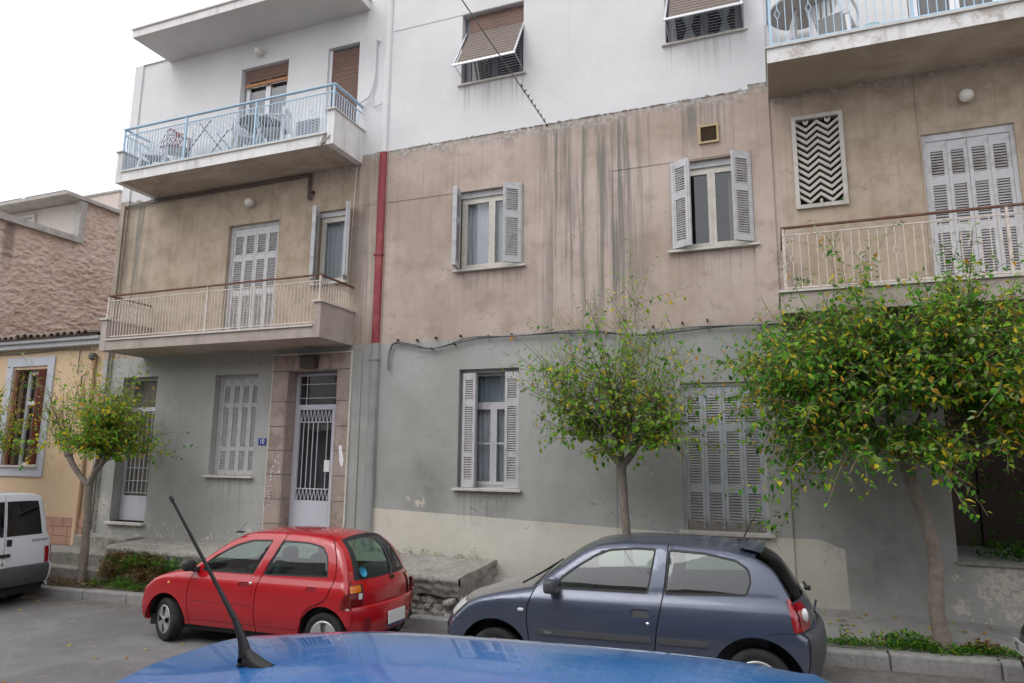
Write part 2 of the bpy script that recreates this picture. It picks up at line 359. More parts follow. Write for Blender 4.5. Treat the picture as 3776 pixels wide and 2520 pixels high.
GREYPL = mat("dark_grey_plastic", (.075, .077, .085), .55, .15, 9)
RUBBER = mat("tyre_rubber", (.022, .021, .021), .8, .25, 20, .2, 60, dirt=(.07, .065, .06), damt=.5, dsc=6)
SILVER = mat("silver_wheel", (.50, .50, .51), .38, .1, 12, metal=.55, dirt=(.25, .23, .21), damt=.5, dsc=14)
FABRIC = mat("seat_fabric", (.075, .075, .09), .9, .2, 8)
PLASTW = mat("white_plastic", (.74, .75, .77), .4, .06, 6)
GLOBE = mat("opal_globe", (.66, .65, .61), .3, .05, 4, spec=.5)
WIRE = mat("cable_grey", (.16, .16, .165), .6, .25, 8, dirt=(.36, .36, .36), damt=.6, dsc=12)
BLACKW = mat("black_cable", (.02, .02, .022), .6, .2, 5)
BARK = mat("bark", (.235, .20, .17), .9, .3, 14, .8, 45, dirt=(.16, .135, .115), damt=.6, dsc=9)
TWIG = mat("twig", (.22, .18, .11), .8, .2, 9)

# ================================================================== the street
def road(x): return -2.215 + .021*x
ASPH = asphalt()
PAVE = concrete("pavement_concrete", (.27,.262,.255), (.36,.35,.338), (.19,.182,.172), 1.6, .6)
TERR = concrete("terrace_concrete", (.29,.278,.25), (.42,.405,.375), (.15,.14,.115), 2.6, .8, .9)
KERBM = concrete("kerb_concrete", (.28,.275,.27), (.38,.372,.365), (.16,.155,.15), 3.0, .6)
SOIL = concrete("soil", (.13,.095,.07), (.20,.15,.115), (.085,.06,.045), 5.0, .7, .9)
STONE = concrete("rubble_stone", (.27,.255,.235), (.42,.40,.375), (.17,.155,.135), 4.0, .6, .8)
g = MB(); g.face((-400,-400,-4.5),(400,-400,-4.5),(400,600,-4.5),(-400,600,-4.5)); tag(g.build("ground", SOIL), kind="structure")
g = MB(); g.grid(lambda u,v: (-45+90*u, .95+7.72*v, road(-45+90*u)+.006*mnoise.noise((u*60, v*9, 0))), 180, 24); tag(g.build("road", ASPH), kind="structure")
g = MB(); g.box(-45,45,-8,.95,-.3,.15); o = g.build("near_pavement", PAVE); o.rotation_euler = (0,-.021,0); o.location = (0,0,-2.215); tag(o, kind="structure")
# kerb stones
kb = MB(); kb.box(-.496,.496,0,.18,-.25,.165)
kst = bpy.data.objects.new("kerb", None); COL.objects.link(kst); kst["kind"] = "structure"
ks = kb.mesh("kerbstone", KERBM)
for i in range(31):
    x = -22.5 + i
    o = inst("kerbstone", ks, kst, (x, 8.60+random.uniform(-.008,.008), road(x)+random.uniform(-.006,.006)), (0,-.021,random.uniform(-.004,.004)))
    b = o.modifiers.new("bevel",'BEVEL'); b.width = .025; b.segments = 2
def zwall(x): return -1.76 - .024*(x+4.08)
def pavz(x, y):
    t = (y-8.78)/1.22; t = max(0, min(1, t)); return (road(x)+.163)*(1-t) + zwall(x)*t
def pav(u, v):
    x = -4.10+9.6*u; y = 8.775+1.24*v; return (x, y, pavz(x,y)+.012*mnoise.noise((x*1.3,y*1.3,3))+.004*mnoise.noise((x*7,y*7,3)))
g = MB(); g.grid(pav, 120, 24); tag(g.build("pavement", PAVE), kind="structure")
# low planted strip on the left
def strip(u, v):
    x = -26+22*u; y = 8.775+.36*v; return (x, y, road(x)+.155+.05*v+.03*mnoise.noise((x*2.1,y*3,8)))
g = MB(); g.grid(strip, 150, 8); tag(g.build("planting_strip", SOIL), kind="structure")
# raised pavement in front of the old house, low retaining edge and steps
g = MB(); g.box(-26,-12.66,9.30,10.0,-2.5,-1.84); tag(g.build("raised_pavement", PAVE, bevel=.02), kind="structure")
g = MB(); g.box(-26,-10.95,9.06,9.32,-2.5,-2.05); tag(g.build("retaining_edge", TERR, bevel=.02), kind="structure")
g = MB(); g.box(-12.66,-10.95,9.28,9.66,-2.4,-1.82); g.box(-12.66,-11.30,9.60,10.0,-2.4,-1.565); tag(g.build("concrete_steps", TERR, bevel=.02), kind="structure")

# terrace with a broken concrete lip over rubble masonry
def terf(x): return 9.04 - (x+11.05)*.05 if x > -11.05 else 9.04 + (-11.05-x)*2.2
terr = MB(); NX, NY = 120, 16
def tz(x, y): return -1.555 - .055*(10-y) + .014*mnoise.noise((x*1.1,y*1.4,1)) + .006*mnoise.noise((x*6,y*6,1))
def tfront(x): return max(8.68, 9.03-(x+11.0)*.051) + .035*mnoise.noise((x*2.7,0,4)) + .025*mnoise.noise((x*7,0,4)) + .015*mnoise.noise((x*19,0,4))
def txy(u, v):
    x = -11.05+6.97*u; y0 = tfront(x); y = y0+(10.0-y0)*v
    if u == 1: x += .015*mnoise.noise((0,y*5,6))
    return x, y
terr.grid(lambda u,v: (*txy(u,v), tz(*txy(u,v))), NX, NY)
def lip(u, v):
    x, y = txy(u, 0); h = .27+.05*mnoise.noise((x*2.3,0,9))+.03*mnoise.noise((x*8,0,9))
    return (x, y+.05*v*v-.022*sin(pi*min(1,v*2.5))+.022*mnoise.noise((x*6, v*4, 2))*min(1,v*4)+.012*mnoise.noise((x*17, v*9, 7))*min(1,v*4), tz(x,y)-h*v)
terr.grid(lip, NX*2, 10)
def lipr(u, v):
    y = 8.68+1.32*u; x = -4.08+.015*sin(pi*min(1,v*2.5))+(.03*mnoise.noise((0,y*4,v*2))+.02*mnoise.noise((0,y*13,v*6)))*min(1,v*4); z1 = pavz(-4.08,y)-.05 if u > .15 else -1.95
    return (x, y, tz(-4.08,y)*(1-v)+z1*v)
terr.grid(lipr, 50, 10)
TR = terr.build("raised_terrace", TERR); tag(TR, kind="structure")
g = MB(); g.box(-11.0,-6.6,9.10,9.9,-2.5,-1.83); g.grid(lambda u,v: (-6.6+2.5*u, 8.775+.07*v+.05*mnoise.noise((u*18,v*3,1))+.03*mnoise.noise((u*50,v*9,5)), -2.3+.5*v), 90, 20); g.grid(lambda u,v: (-4.11+.03*mnoise.noise((u*9,v*4,3)), 8.78+1.2*u, -2.3+.5*v), 30, 10); g.build("rubble_core", STONE, TR)
st_meshes = []
for k in range(7):
    random.seed(100+k); b = MB()
    pts = []
    def sf(u, v):
        a, c = 2*pi*u, -pi/2+pi*v; d = Vector((cos(c)*cos(a), cos(c)*sin(a), sin(c)))
        r = 1+.30*mnoise.noise(d*1.6+Vector((k*7,0,0))); m = max(abs(d.x),abs(d.y),abs(d.z)); r *= .62+.38/m*.85
        return d*r
    b.grid(sf, 9, 6, smooth=False); st_meshes.append(b.mesh("stone", STONE))
random.seed(5); n_st = 0
for zi in range(4):
    x = -10.6
    while x < -4.12:
        w = random.uniform(.07,.24); z = -2.21+.083*zi+random.uniform(-.02,.02)+.008*(x+4)
        if x > -6.0 or (x < -8.0 and zi > 1):
            inst("stone", random.choice(st_meshes), TR, (x+w/2, tfront(x)+.12+random.uniform(-.025,.03), z), (random.uniform(-.5,.5),random.uniform(-.5,.5),random.uniform(0,6)), (w*.54,w*.42,random.uniform(.032,.068)))
        x += w*.93

# ================================================================== main apartment building
B = empty("apartment_building", "three storey apartment block, white above, stained beige middle and grey ground floor", "building", (0,0,0))
XS0, XS1, ZB, ZT = -12.85, 4.6, -2.45, 9.3
OPEN = {  # name: x0,x1,z0,z1,reveal
 'd2l':(-9.85,-8.67,5.44,7.75,.16), 'w2l':(-7.73,-7.02,5.44,7.75,.16), 'd1l':(-9.85,-8.63,2.09,4.41,.16), 'w1l':(-7.75,-7.04,3.06,4.44,.15),
 'g1':(-9.88,-8.87,-.40,1.46,.26), 'ent':(-8.17,-7.08,-1.62,1.47,.30), 'side':(-12.27,-11.35,-1.32,1.49,.28),
 'w2a':(-4.86,-3.70,6.40,7.75,.15), 'w1a':(-4.86,-3.69,3.05,4.43,.15), 'g2':(-4.78,-3.74,-.50,1.385,.22),
 'w2b':(-1.32,-.16,6.38,7.75,.15), 'w1b':(-1.31,-.15,3.03,4.41,.15), 'g3':(-1.27,-.15,-.985,1.06,.14), 'vent':(-.855,-.605,4.665,4.915,.06),
 'd1r':(2.01,3.06,2.09,4.32,.12), 'd2r':(2.0,3.15,5.44,7.7,.14), 'chev':(.46,1.03,3.52,4.79,.10), 'porch':(1.975,4.45,-1.24,1.74,2.2),
}
def offs(x, z):
    if z > 8.42 and x < -6.86: return None
    if -3.70 < x < -2.21: return -.007 if z < 5.4 else -.019
    if (-6.28 < x < -3.70) or (-2.21 < x < -.15): return 0.0 if z < 4.43 else (-.009 if z < 5.4 else (-.021 if z < 7.76 else -.030))
    if -.15 < x < .13: return -.030 if z < 5.46 else -.038
    if -6.86 < x < -6.28: return -.024 if z < 4.43 or z > 5.4 else -.03
    if x < -12.62: return -.035
    return 0.0
xs = {XS0,-12.62,-6.86,-6.28,-3.70,-2.21,-.15,.13,XS1}; zs = {ZB,1.88,4.43,5.40,5.46,7.76,8.42,ZT}
for a,b,c,d,_ in OPEN.values(): xs |= {a,b}; zs |= {c,d}
xs, zs = sorted(xs), sorted(zs)
D = [[None]*(len(zs)-1) for _ in range(len(xs)-1)]; H = [[False]*(len(zs)-1) for _ in range(len(xs)-1)]
for i in range(len(xs)-1):
    for j in range(len(zs)-1):
        cx, cz = (xs[i]+xs[i+1])/2, (zs[j]+zs[j+1])/2; y = offs(cx, cz)
        for a,b,c,d,r in OPEN.values():
            if a < cx < b and c < cz < d: y = r; H[i][j] = True
        D[i][j] = None if y is None else 10+y
w = MB()
for i in range(len(xs)-1):
    for j in range(len(zs)-1):
        y = D[i][j]; x0,x1,z0,z1 = xs[i],xs[i+1],zs[j],zs[j+1]
        if y is None: continue
        if not H[i][j]: w.face((x0,y,z0),(x1,y,z0),(x1,y,z1),(x0,y,z1))
        if i+1 < len(D) and D[i+1][j] is not None and D[i+1][j] != y: w.face((x1,y,z0),(x1,D[i+1][j],z0),(x1,D[i+1][j],z1),(x1,y,z1))
        if j+1 < len(zs)-1 and D[i][j+1] is not None and D[i][j+1] != y: w.face((x0,y,z1),(x1,y,z1),(x1,D[i][j+1],z1),(x0,D[i][j+1],z1))
# side, back and roof of the block so that the rooms are dark
w.face((XS0,9.965,ZB),(XS0,20,ZB),(XS0,20,8.42),(XS0,9.965,8.42)); w.face((XS1,10,ZB),(XS1,20,ZB),(XS1,20,ZT),(XS1,10,ZT))
w.face((XS0,20,ZB),(XS1,20,ZB),(XS1,20,ZT),(XS0,20,ZT)); w.face((XS0,9.965,8.42),(XS0,20,8.42),(-6.86,20,8.42),(-6.86,9.965,8.42))
w.face((-6.86,9.96,ZT),(-6.86,20,ZT),(XS1,20,ZT),(XS1,9.96,ZT)); w.face((-6.86,9.97,8.42),(-6.86,20,8.42),(-6.86,20,ZT),(-6.86,9.97,ZT))
w.build("wall", WALL, B)
f = MB()
for z in (1.95, 5.33): f.box(-12.8,4.55,10.35,19.9,z-.1,z+.1)
f.box(-12.8,1.9,10.5,10.52,-2.4,-1.7)
for x in (-10.6,-8.3,-6.9,-5.6,-2.4,.3,1.5): f.box(x-.05,x+.05,10.33,19.9,-2.4,8.3)
f.box(-12.8,4.55,14.0,14.1,-2.4,9.2)
f.build("inner_walls", DARK, B)
# porch recess at the right
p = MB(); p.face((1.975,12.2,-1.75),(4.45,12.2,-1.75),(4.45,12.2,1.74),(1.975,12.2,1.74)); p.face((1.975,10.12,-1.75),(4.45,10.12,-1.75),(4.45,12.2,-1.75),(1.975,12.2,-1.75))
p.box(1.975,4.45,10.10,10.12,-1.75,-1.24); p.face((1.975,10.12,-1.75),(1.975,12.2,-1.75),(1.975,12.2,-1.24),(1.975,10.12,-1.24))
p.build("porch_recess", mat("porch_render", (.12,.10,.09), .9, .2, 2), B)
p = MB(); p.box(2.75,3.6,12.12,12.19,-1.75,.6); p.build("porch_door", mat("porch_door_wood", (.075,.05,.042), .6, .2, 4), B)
p = MB(); p.box(1.96,4.5,9.96,10.13,-1.24,-1.205); p.build("porch_wall_cap", TERR, B)

# ---------------------------------------------------------------- joinery builders
slat_cache = {}
def slat_mesh(wd, m):
    k = (round(wd,3), m.name)
    if k not in slat_cache:
        b = MB(); b.obox((0,0,0),(wd/2,0,0),(0,.011,.0150),(0,.003,-.0022)); slat_cache[k] = b.mesh("slat", m)
    return slat_cache[k]
def leaf(wd, h, panels, loc, rz, fm, sm, single=False, mirror=1, stile=.046, pitch=.036):
    """louvred shutter leaf, hinge edge at x=0, spans to x=mirror*wd"""
    b = MB(); t = .017
    def bx(x0,x1,z0,z1,tt=t):
        x0,x1 = sorted((x0*mirror,x1*mirror)); b.box(x0,x1,-tt,tt,z0,z1)
    bx(.002,stile,0,h); bx(wd-stile,wd-.002,0,h)
    z = 0
    for a,c in panels: bx(stile,wd-stile,z,a*h,t-.002); z = c*h
    bx(stile,wd-stile,z,h,t-.002)
    o = b.build("shutter", fm, B, loc, rz)
    iw = wd-2*stile; me = slat_mesh(iw, sm); lv = MB()
    for a,c in panels:
        n = int((c-a)*h/pitch)
        for i in range(n):
            zz = a*h+(i+.5)*(c-a)*h/n; jit = random.uniform(-.07,.07)
            if single: inst("slat", me, o, (mirror*wd/2,0,zz), (jit,0,random.uniform(-.006,.006)))
            else: lv.obox((mirror*wd/2,0,zz),(iw/2,0,0),(0,.011,.0150+.010*sin(jit)),(0,.003,-.0022))
    if not single: lo = lv.build("louvre", sm, o); lo["kind"] = "stuff"
    return o
P3 = [(.057,.255),(.31,.68),(.735,.92)]; P2 = [(.07,.55),(.635,.915)]; PD = [(.09,.40),(.45,.71),(.77,.935)]
def frame_ring(b, x0,x1,z0,z1,y0,y1,t):
    b.box(x0,x0+t,y0,y1,z0,z1); b.box(x1-t,x1,y0,y1,z0,z1); b.box(x0+t,x1-t,y0+.002,y1-.002,z1-t,z1); b.box(x0+t,x1-t,y0+.002,y1-.002,z0,z0+t)
def casement(x0,x1,z0,z1,y,fm,transom=None,curtain=None,open_gap=.5,glz=GLASS,bars=None,mull=.5):
    b = MB(); frame_ring(b,x0,x1,z0,z1,y,y+.07,.045)
    o = b.build("window", fm, B); zt = transom if transom else z1-.045
    if transom:
        s = MB(); s.box(x0+.046,x1-.046,y-.01,y+.06,transom-.03,transom+.03); s.build("transom_bar", fm, o)
        p = MB(); p.box(x0+.046,x1-.046,y+.03,y+.034,transom+.03,z1-.046); p.build("pane", glz, o)
    xm = x0+(x1-x0)*(mull or .5); zt2 = transom-.03 if transom else z1-.046
    for a,c in (((x0+.046,xm-.001),(xm+.001,x1-.046)) if mull else ((x0+.046,x1-.046),)):
        s = MB(); frame_ring(s,a,c,z0+.046,zt2,y-.012,y+.035,.055)
        if bars: s.box(a+.055,c-.055,y-.008,y+.02,bars-.012,bars+.012)
        so = s.build("sash", fm, o)
        p = MB(); p.face((a+.054,y+.014,z0+.10),(c-.054,y+.014,z0+.10),(c-.054,y+.014,zt2-.054),(a+.054,y+.014,zt2-.054)); p.build("pane", glz, o)
    if curtain:
        for (a,c,cm) in curtain:
            q = MB(); q.grid(lambda u,v: (a+(c-a)*u, y+.12+.018*sin(u*(c-a)*70+2*sin(v*3)), z0+.02+(z1-z0-.06)*v), 60, 6); q.build("curtain", cm, o)
    return o
def sill(x0,x1,z,proj=.055,t=.04,back=.12,m=MARBLE):
    b = MB(); b.box(x0-.06,x1+.06,10-.03-proj,10-.021,z-t,z); b.box(x0+.002,x1-.002,10-.021,10+back,z-t+.002,z+.001); b.build("window_sill", m, B, bevel=.004)
def closed4(x0,x1,z0,z1,y,panels,fm,sm,single=False,lintel=.06,jambs=.06):
    b = MB(); b.box(x0,x0+jambs,y-.03,y+.05,z0,z1); b.box(x1-jambs,x1,y-.03,y+.05,z0,z1); b.box(x0+jambs,x1-jambs,y-.028,y+.048,z1-lintel,z1)
    b.build("shutter_frame", SHUT, B)
    wd = (x1-x0-2*jambs)/4
    for i in range(4):
        leaf(wd, z1-lintel-z0-.012, panels, (x0+jambs+wd*i, y+random.uniform(-.004,.004), z0+.006), random.uniform(-.012,.012), fm, sm, single)
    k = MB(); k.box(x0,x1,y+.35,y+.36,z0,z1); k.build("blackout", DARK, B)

# 1F left balcony door, closed
a = OPEN['d1l']; closed4(a[0],a[1],a[2],a[3],10.11,PD,SHUT,SLAT)
# 1F right balcony door, closed
a = OPEN['d1r']; closed4(a[0],a[1],a[2],a[3],10.06,PD,SHUT,SLAT,lintel=.10,jambs=.05)
# GF left window, closed
a = OPEN['g1']; closed4(a[0]+.0,a[1],a[2],a[3],10.17,[(.05,.25),(.29,.70),(.745,.93)],SHUT,SLAT,lintel=.07); sill(a[0],a[1],a[2],.05,.035,.24)
# GF big window, closed, badly weathered
a = OPEN['g3']; closed4(a[0],a[1],a[2],a[3],10.07,P3,SHUT2,SLAT2,single=True,lintel=.05,jambs=.045); sill(a[0],a[1],a[2],.06,.05,.12)
# GF middle window, shutters folded in the reveal
a = OPEN['g2']; yy = 10.15
casement(a[0]+.05,a[1]-.02,a[2],a[3]-.05,yy+.06,SHUT,transom=.83,bars=.20,curtain=[(a[0]+.1,a[1]-.08,CURT)])
fr = MB(); fr.box(a[0],a[0]+.05,yy-.04,yy+.05,a[2],a[3]); fr.box(a[0]+.05,a[1],yy-.04,yy+.055,a[3]-.05,a[3]); fr.build("shutter_frame", SHUT, B)
PG = [(.07,.26),(.30,.70),(.76,.94)]
for dy in (0,.04):
    leaf(.235, a[3]-a[2]-.07, PG, (a[0]+.055,yy-.05-dy,a[2]+.008), -.07-dy, SHUT, SLAT)
    leaf(.235, a[3]-a[2]-.07, PG, (a[1]-.015,yy-.05-dy,a[2]+.008), .05+dy, SHUT, SLAT, mirror=-1)
sill(a[0],a[1],a[2],.05,.04,.2)
# 1F windows with open shutters
for key, angs, cur in (('w1a',(-1.42,.62),[(-4.80,-4.30,CURT),(-4.22,-3.75,CURT)]), ('w1b',(-.50,.62),[(-.50,-.30,CURTD)]), ('w1l',(-1.15,2.18),[(-7.70,-7.08,CURT)])):
    a = OPEN[key]; hh = a[3]-a[2]-.03; wl = (a[1]-a[0])/4 if key != 'w1l' else .33
    casement(a[0]+.03,a[1]-.03,a[2]+.005,a[3]-.10,10.09,CREAM,curtain=cur,mull=None if key == 'w1l' else .5)
    c = MB(); c.box(a[0]+.001,a[1]-.001,10.06,10.145,a[3]-.10,a[3]-.001); c.build("window_head", SHUT, B)
    leaf(wl,hh,P2,(a[0]+.012,9.975,a[2]+.02),angs[0],SHUT,SLAT); leaf(wl,hh,P2,(a[0]+.042,9.965,a[2]+.02),angs[0]*.97,SHUT,SLAT)
    leaf(wl,hh,P2,(a[1]-.012,9.975,a[2]+.02),angs[1],SHUT,SLAT,mirror=-1); leaf(wl,hh,P2,(a[1]-.03,9.945,a[2]+.02),angs[1]*.99,SHUT,SLAT,mirror=-1)
    sill(a[0],a[1],a[2],.05,.035,.1)

# roller shutters on the second floor
def roller(x0,x1,z0,z1,y,m,tilt=None,pitch=.038):
    """z1 top; tilt None: hangs straight. else lower part swings out: (z_hinge, out, down)"""
    b = MB(); n = int((z1-z0)/pitch)
    for i in range(n):
        z = z1-(i+.5)*pitch; b.box(x0,x1,y-.006+.002*(i%2),y+.006,z-pitch*.43,z+pitch*.43)
    o = b.build("roller_shutter", m, B); o["kind"] = "stuff"; return o
a = OPEN['d2l']; roller(a[0]+.06,a[1]-.03,7.43,a[3]-.02,10.08,WOODSH)
b = MB(); b.box(a[0]+.06,a[1]-.03,10.066,10.092,7.36,7.43); b.build("shutter_bottom_bar", mat("orange_wood", (.38,.17,.06), .5, .2, 9), B)
casement(a[0]+.03,a[1]-.02,a[2],a[3]-.02,10.14,WHITEPVC,curtain=[(a[0]+.1,a[1]-.1,CURTD)])
a = OPEN['w2l']; roller(a[0]+.05,a[1]-.02,a[2],a[3]-.05,10.09,WOODSH,pitch=.048)
b = MB(); b.box(a[0]+.001,a[0]+.05,10.06,10.13,a[2],a[3]-.001); b.build("shutter_guide", WHITEPVC, B)
DARKSL = mat("window_dark_frame", (.22,.22,.25), .5, .1, 5)
for key in ('w2a','w2b'):
    a = OPEN[key]; zh = a[3]-.33; out = .50; zl = a[3]-1.20
    roller(a[0]+.1,a[1]-.01,zh,a[3]-.02,10.07,WOODSH)
    b = MB(); n = 24; p0 = Vector((0,10.07,zh)); p1 = Vector((0,10.07-out,zl)); d = (p1-p0)/n; nd = Vector((0,-d.z,d.y)).normalized()
    for i in range(n):
        c = p0+d*(i+.5); b.obox((( a[0]+a[1])/2+.045,c.y,c.z),((a[1]-a[0])/2-.06,0,0),d*.41,nd*(.005+.004*(i%2)))
    o = b.build("projecting_shutter", WOODSH2, B); o["kind"] = "stuff"
    b = MB()
    for x in (a[0]+.055,a[1]-.008):
        b.bar((x,10.06,zh+.02),(x,10.07-out-.02,zl-.02),.028,.022)
        b.tube([(x,10.07-out,zl),(x,10.02,a[2]+.06)],.007,6)
    b.bar((a[0]+.03,10.07-out-.02,zl-.02),(a[1]+.015,10.07-out-.02,zl-.02),.03,.03); b.build("shutter_arm_frame", ALU, B)
    casement(a[0]+.02,a[1]-.02,a[2]+.005,a[3]-.03,10.12,DARKSL,curtain=[(a[0]+.12,a[0]+.42,CURTD)] if key=='w2a' else None)
    # inner dark blinds
    q = MB()
    for i in range(20): q.box(a[0]+.08,a[1]-.08,10.30,10.304,a[2]+.05+i*.05,a[2]+.083+i*.05)
    q = q.build("inner_blind", mat("inner_blind_blue", (.10,.10,.13), .6), B); q["kind"] = "stuff"
    if key == 'w2b':
        for cx in (-.98,-.44):
            q = MB(); q.grid(lambda u,v: (cx+(.20*abs(v-.42)**.8+.03)*(u*2-1), 10.22+.012*sin(u*30), a[2]+.02+.85*v), 24, 16); q.build("tied_curtain", CURT, B)
    sill(a[0],a[1],a[2],.045,.03,.1)
a = OPEN['d2r']; casement(a[0]+.03,a[1]-.03,a[2]+.06,a[3],10.09,WHITEPVC,curtain=[(a[0]+.1,a[1]-.1,CURTD)])

# chevron grille
a = OPEN['chev']; fr = MB(); frame_ring(fr,a[0]-.045,a[1]+.05,a[2]-.06,a[3]+.05,9.955,10.02,.055); GR = fr.build("chevron_grille", mat("grille_plaster", (.52,.49,.455), .8, .12, 7, .2, 40, dirt=(.36,.33,.30), damt=.6), B)
wdt = (a[1]-a[0])/4; ang = wdt*.80; m_ch = mat("chevron_paint", (.50,.475,.43), .75, .12, 8, dirt=(.33,.30,.25), damt=.5); pit = .098
for i in range(-2, 14):
    zc = a[2]+.03+i*pit; b = MB(); any_ = False
    for k in range(4):
        xa, xb = a[0]+k*wdt, a[0]+(k+1)*wdt; za, zb_ = (zc+ang, zc) if k % 2 == 0 else (zc, zc+ang)
        pts = []
        for s in range(9):
            t = s/8; z = za+(zb_-za)*t; pts.append((xa+(xb-xa)*t, z))
        pts = [q for q in pts if a[2] < q[1]-.024 and q[1]+.024 < a[3]]
        if len(pts) > 1:
            any_ = True; l, r = pts[0], pts[-1]
            b.prism([(l[0],l[1]-.024),(r[0],r[1]-.024),(r[0],r[1]+.024),(l[0],l[1]+.024)], 9.985, 10.03)
    if any_: b.build("chevron_bar", m_ch, GR)
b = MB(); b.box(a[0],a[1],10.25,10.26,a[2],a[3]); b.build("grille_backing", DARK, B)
# ventilation grille
a = OPEN['vent']; b = MB(); frame_ring(b,a[0]-.02,a[1]+.02,a[2]-.02,a[3]+.02,9.955,10.0,.03); V = b.build("vent_grille", mat("vent_ochre", (.42,.33,.18), .6, .1, 6), B)
sl = MB(); sl.obox((0,0,0),((a[1]-a[0])/2,0,0),(0,.012,-.008),(0,.0015,.002)); slm = sl.mesh("vent_slat", mat("vent_brown", (.13,.09,.06), .6))
for i in range(11): inst("vent_slat", slm, V, ((a[0]+a[1])/2,9.985,a[2]+.012+i*.0225))
# vertical joint before the right balcony door
b = MB(); b.box(1.985,2.0,9.975,9.999,2.1,5.2); b.build("corner_bead", WALL, B)

# ---------------------------------------------------------------- entrance
E0 = OPEN['ent']; sx0,sx1,stp = -8.49,-6.83,1.755
zs_ = [-1.62,-1.20,-.78,-.36,.06,.48,.92,1.47]
for i in range(len(zs_)-1):
    for (xa,xb) in ((sx0,E0[0]),(E0[1],sx1)):
        g = .004; b = MB(); b.box(xa+g,xb-g,9.935+random.uniform(0,.006),10.02,zs_[i]+g,zs_[i+1]-g); b.build("stone_block", PINKST, B, bevel=.006)
    for sx in (-1,1):
        xr = E0[0] if sx < 0 else E0[1]; b = MB(); b.box(min(xr,xr-sx*.022),max(xr,xr-sx*.022),9.943,10.24,zs_[i]+.004,zs_[i+1]-.004); b.build("stone_block", PINKST, B)
for xa,xb in ((sx0,-8.05),(-8.05,-7.25),(-7.25,sx1)):
    b = MB(); b.box(xa+.004,xb-.004,9.937,10.02,1.474,stp-.004); b.build("stone_block", PINKST, B, bevel=.006)
b = MB(); b.box(sx0-.03,sx1+.03,9.93,10.0,stp,stp+.03); b.box(sx1+.004,sx1+.034,9.925,10.0,-1.6,stp); b.box(sx0-.02,sx0-.002,9.945,10.0,-1.6,stp); b.build("surround_bead", CREAM, B)
dx0,dx1,dy = E0[0]+.022,E0[1]-.022,10.20; ztr = .83
b = MB(); frame_ring(b,dx0,dx1,-1.6,1.45,dy,dy+.06,.05); b.box(dx0+.05,dx1-.05,dy-.006,dy+.05,ztr-.04,ztr+.05)
xl = dx1-.20; b.box(xl-.035,xl+.02,dy-.008,dy+.05,-1.55,ztr-.04); b.box(dx0+.05,dx1-.05,dy,dy+.045,-1.55,-.80); b.box(dx0+.05,xl-.035,dy-.012,dy-.001,-1.45,-.86)
b.box(dx0+.05,dx0+.10,dy-.004,dy+.04,-.80,ztr-.04)
DO = b.build("entrance_door", DOORP, B)
b = MB(); b.box(dx0+.05,dx1-.05,dy+.045,dy+.05,-.8,1.40); b.build("pane", GLASS, DO)
b = MB(); b.box(dx0+.05,dx1-.05,dy+.6,dy+.62,-1.5,1.40); b.build("lobby_wall", mat("lobby", (.10,.10,.12), .5, .3, 1.5), DO)
bm = MB(); bm.tube([(0,0,0),(0,0,1)],.009,6); bmm = bm.mesh("door_bar", DOORP)
gx0, gx1 = dx0+.10, xl-.035
for i in range(1,7):
    if i == 5: continue
    inst("door_bar", bmm, DO, (gx0+(gx1-gx0)*i/7,dy+.01,-.60), (0,0,0), (1,1,1.16))
for zb0, zb1 in ((.57,.79),(-.80,-.60)):
    r = MB(); r.bar((gx0,dy+.01,zb0 if zb0 > 0 else zb1),(gx1,dy+.01,zb0 if zb0 > 0 else zb1),.014,.018); N = 9
    for i in range(N):
        xa = gx0+(gx1-gx0)*i/N; xb = gx0+(gx1-gx0)*(i+1)/N; xm = (xa+xb)/2
        r.bar((xa,dy+.01,zb1),(xm,dy+.01,zb0),.010,.010,up=(0,1,0)); r.bar((xm,dy+.01,zb0),(xb,dy+.01,zb1),.010,.010,up=(0,1,0))
    r.build("zigzag_bars", DOORP, DO)
r = MB()
for x in (dx0+.22,dx1-.14): r.bar((x,dy+.02,ztr+.05),(x,dy+.02,1.40),.012,.012)
for z in (1.0,1.25): r.bar((dx0+.05,dy+.018,z),(dx1-.05,dy+.018,z),.012,.012)
r.build("transom_bars", DOORP, DO)
r = MB(); r.box(xl-.15,xl-.035,dy-.02,dy+.03,-.30,-.10); r.build("lock_plate", WHITEPVC, DO)
r = MB(); r.box(-7.80,-7.50,9.80,9.94,1.50,1.70); r.box(-7.83,-7.47,9.78,9.94,1.70,1.72); r.build("porch_light", mat("brown_metal", (.06,.045,.04), .5), B)
# torn paper on the stone, faint graffiti marks
r = MB(); pp = [(0,.10),(.05,.11),(.06,.02),(.09,-.08),(.08,-.16),(.05,-.17),(.02,-.10)]; r.prism([(-6.985+x*1.2,.02+z*1.3) for x,z in pp], 9.930,9.934); r.build("torn_paper", mat("paper", (.78,.78,.82), .8, .05), B)
r = MB(); random.seed(61)
for k in range(3):
    z = -.62-.13*k; x = -8.40
    r.tube([(x+.03,9.932,z+.05),(x-.02,9.932,z+.045),(x-.025,9.932,z+.01),(x+.025,9.932,z),(x+.03,9.932,z-.035),(x-.02,9.932,z-.045)],.009,5)
for k in range(14):
    x, z = -8.33+random.uniform(-.13,.13), -.25+random.uniform(-.2,.22); q = random.uniform(.006,.02); r.box(x-q,x+q,9.928,9.934,z-q*1.3,z+q*1.3)
o = r.build("paint_marks", mat("white_marks", (.62,.60,.58), .8), B); o["kind"] = "stuff"
# house number
PL = mat("enamel_blue", (.012,.045,.26), .35, .1, 10)
r = MB(); r.box(-8.755,-8.585,9.988,9.997,.155,.275); NP = r.build("number_plate", PL, B)
tm = text_mesh("10", .125, "house_number", mat("enamel_white", (.75,.75,.75), .4)); o = inst("house_number", tm, NP, (-8.67,9.986,.215), (pi/2,0,0), (.85,1,1))
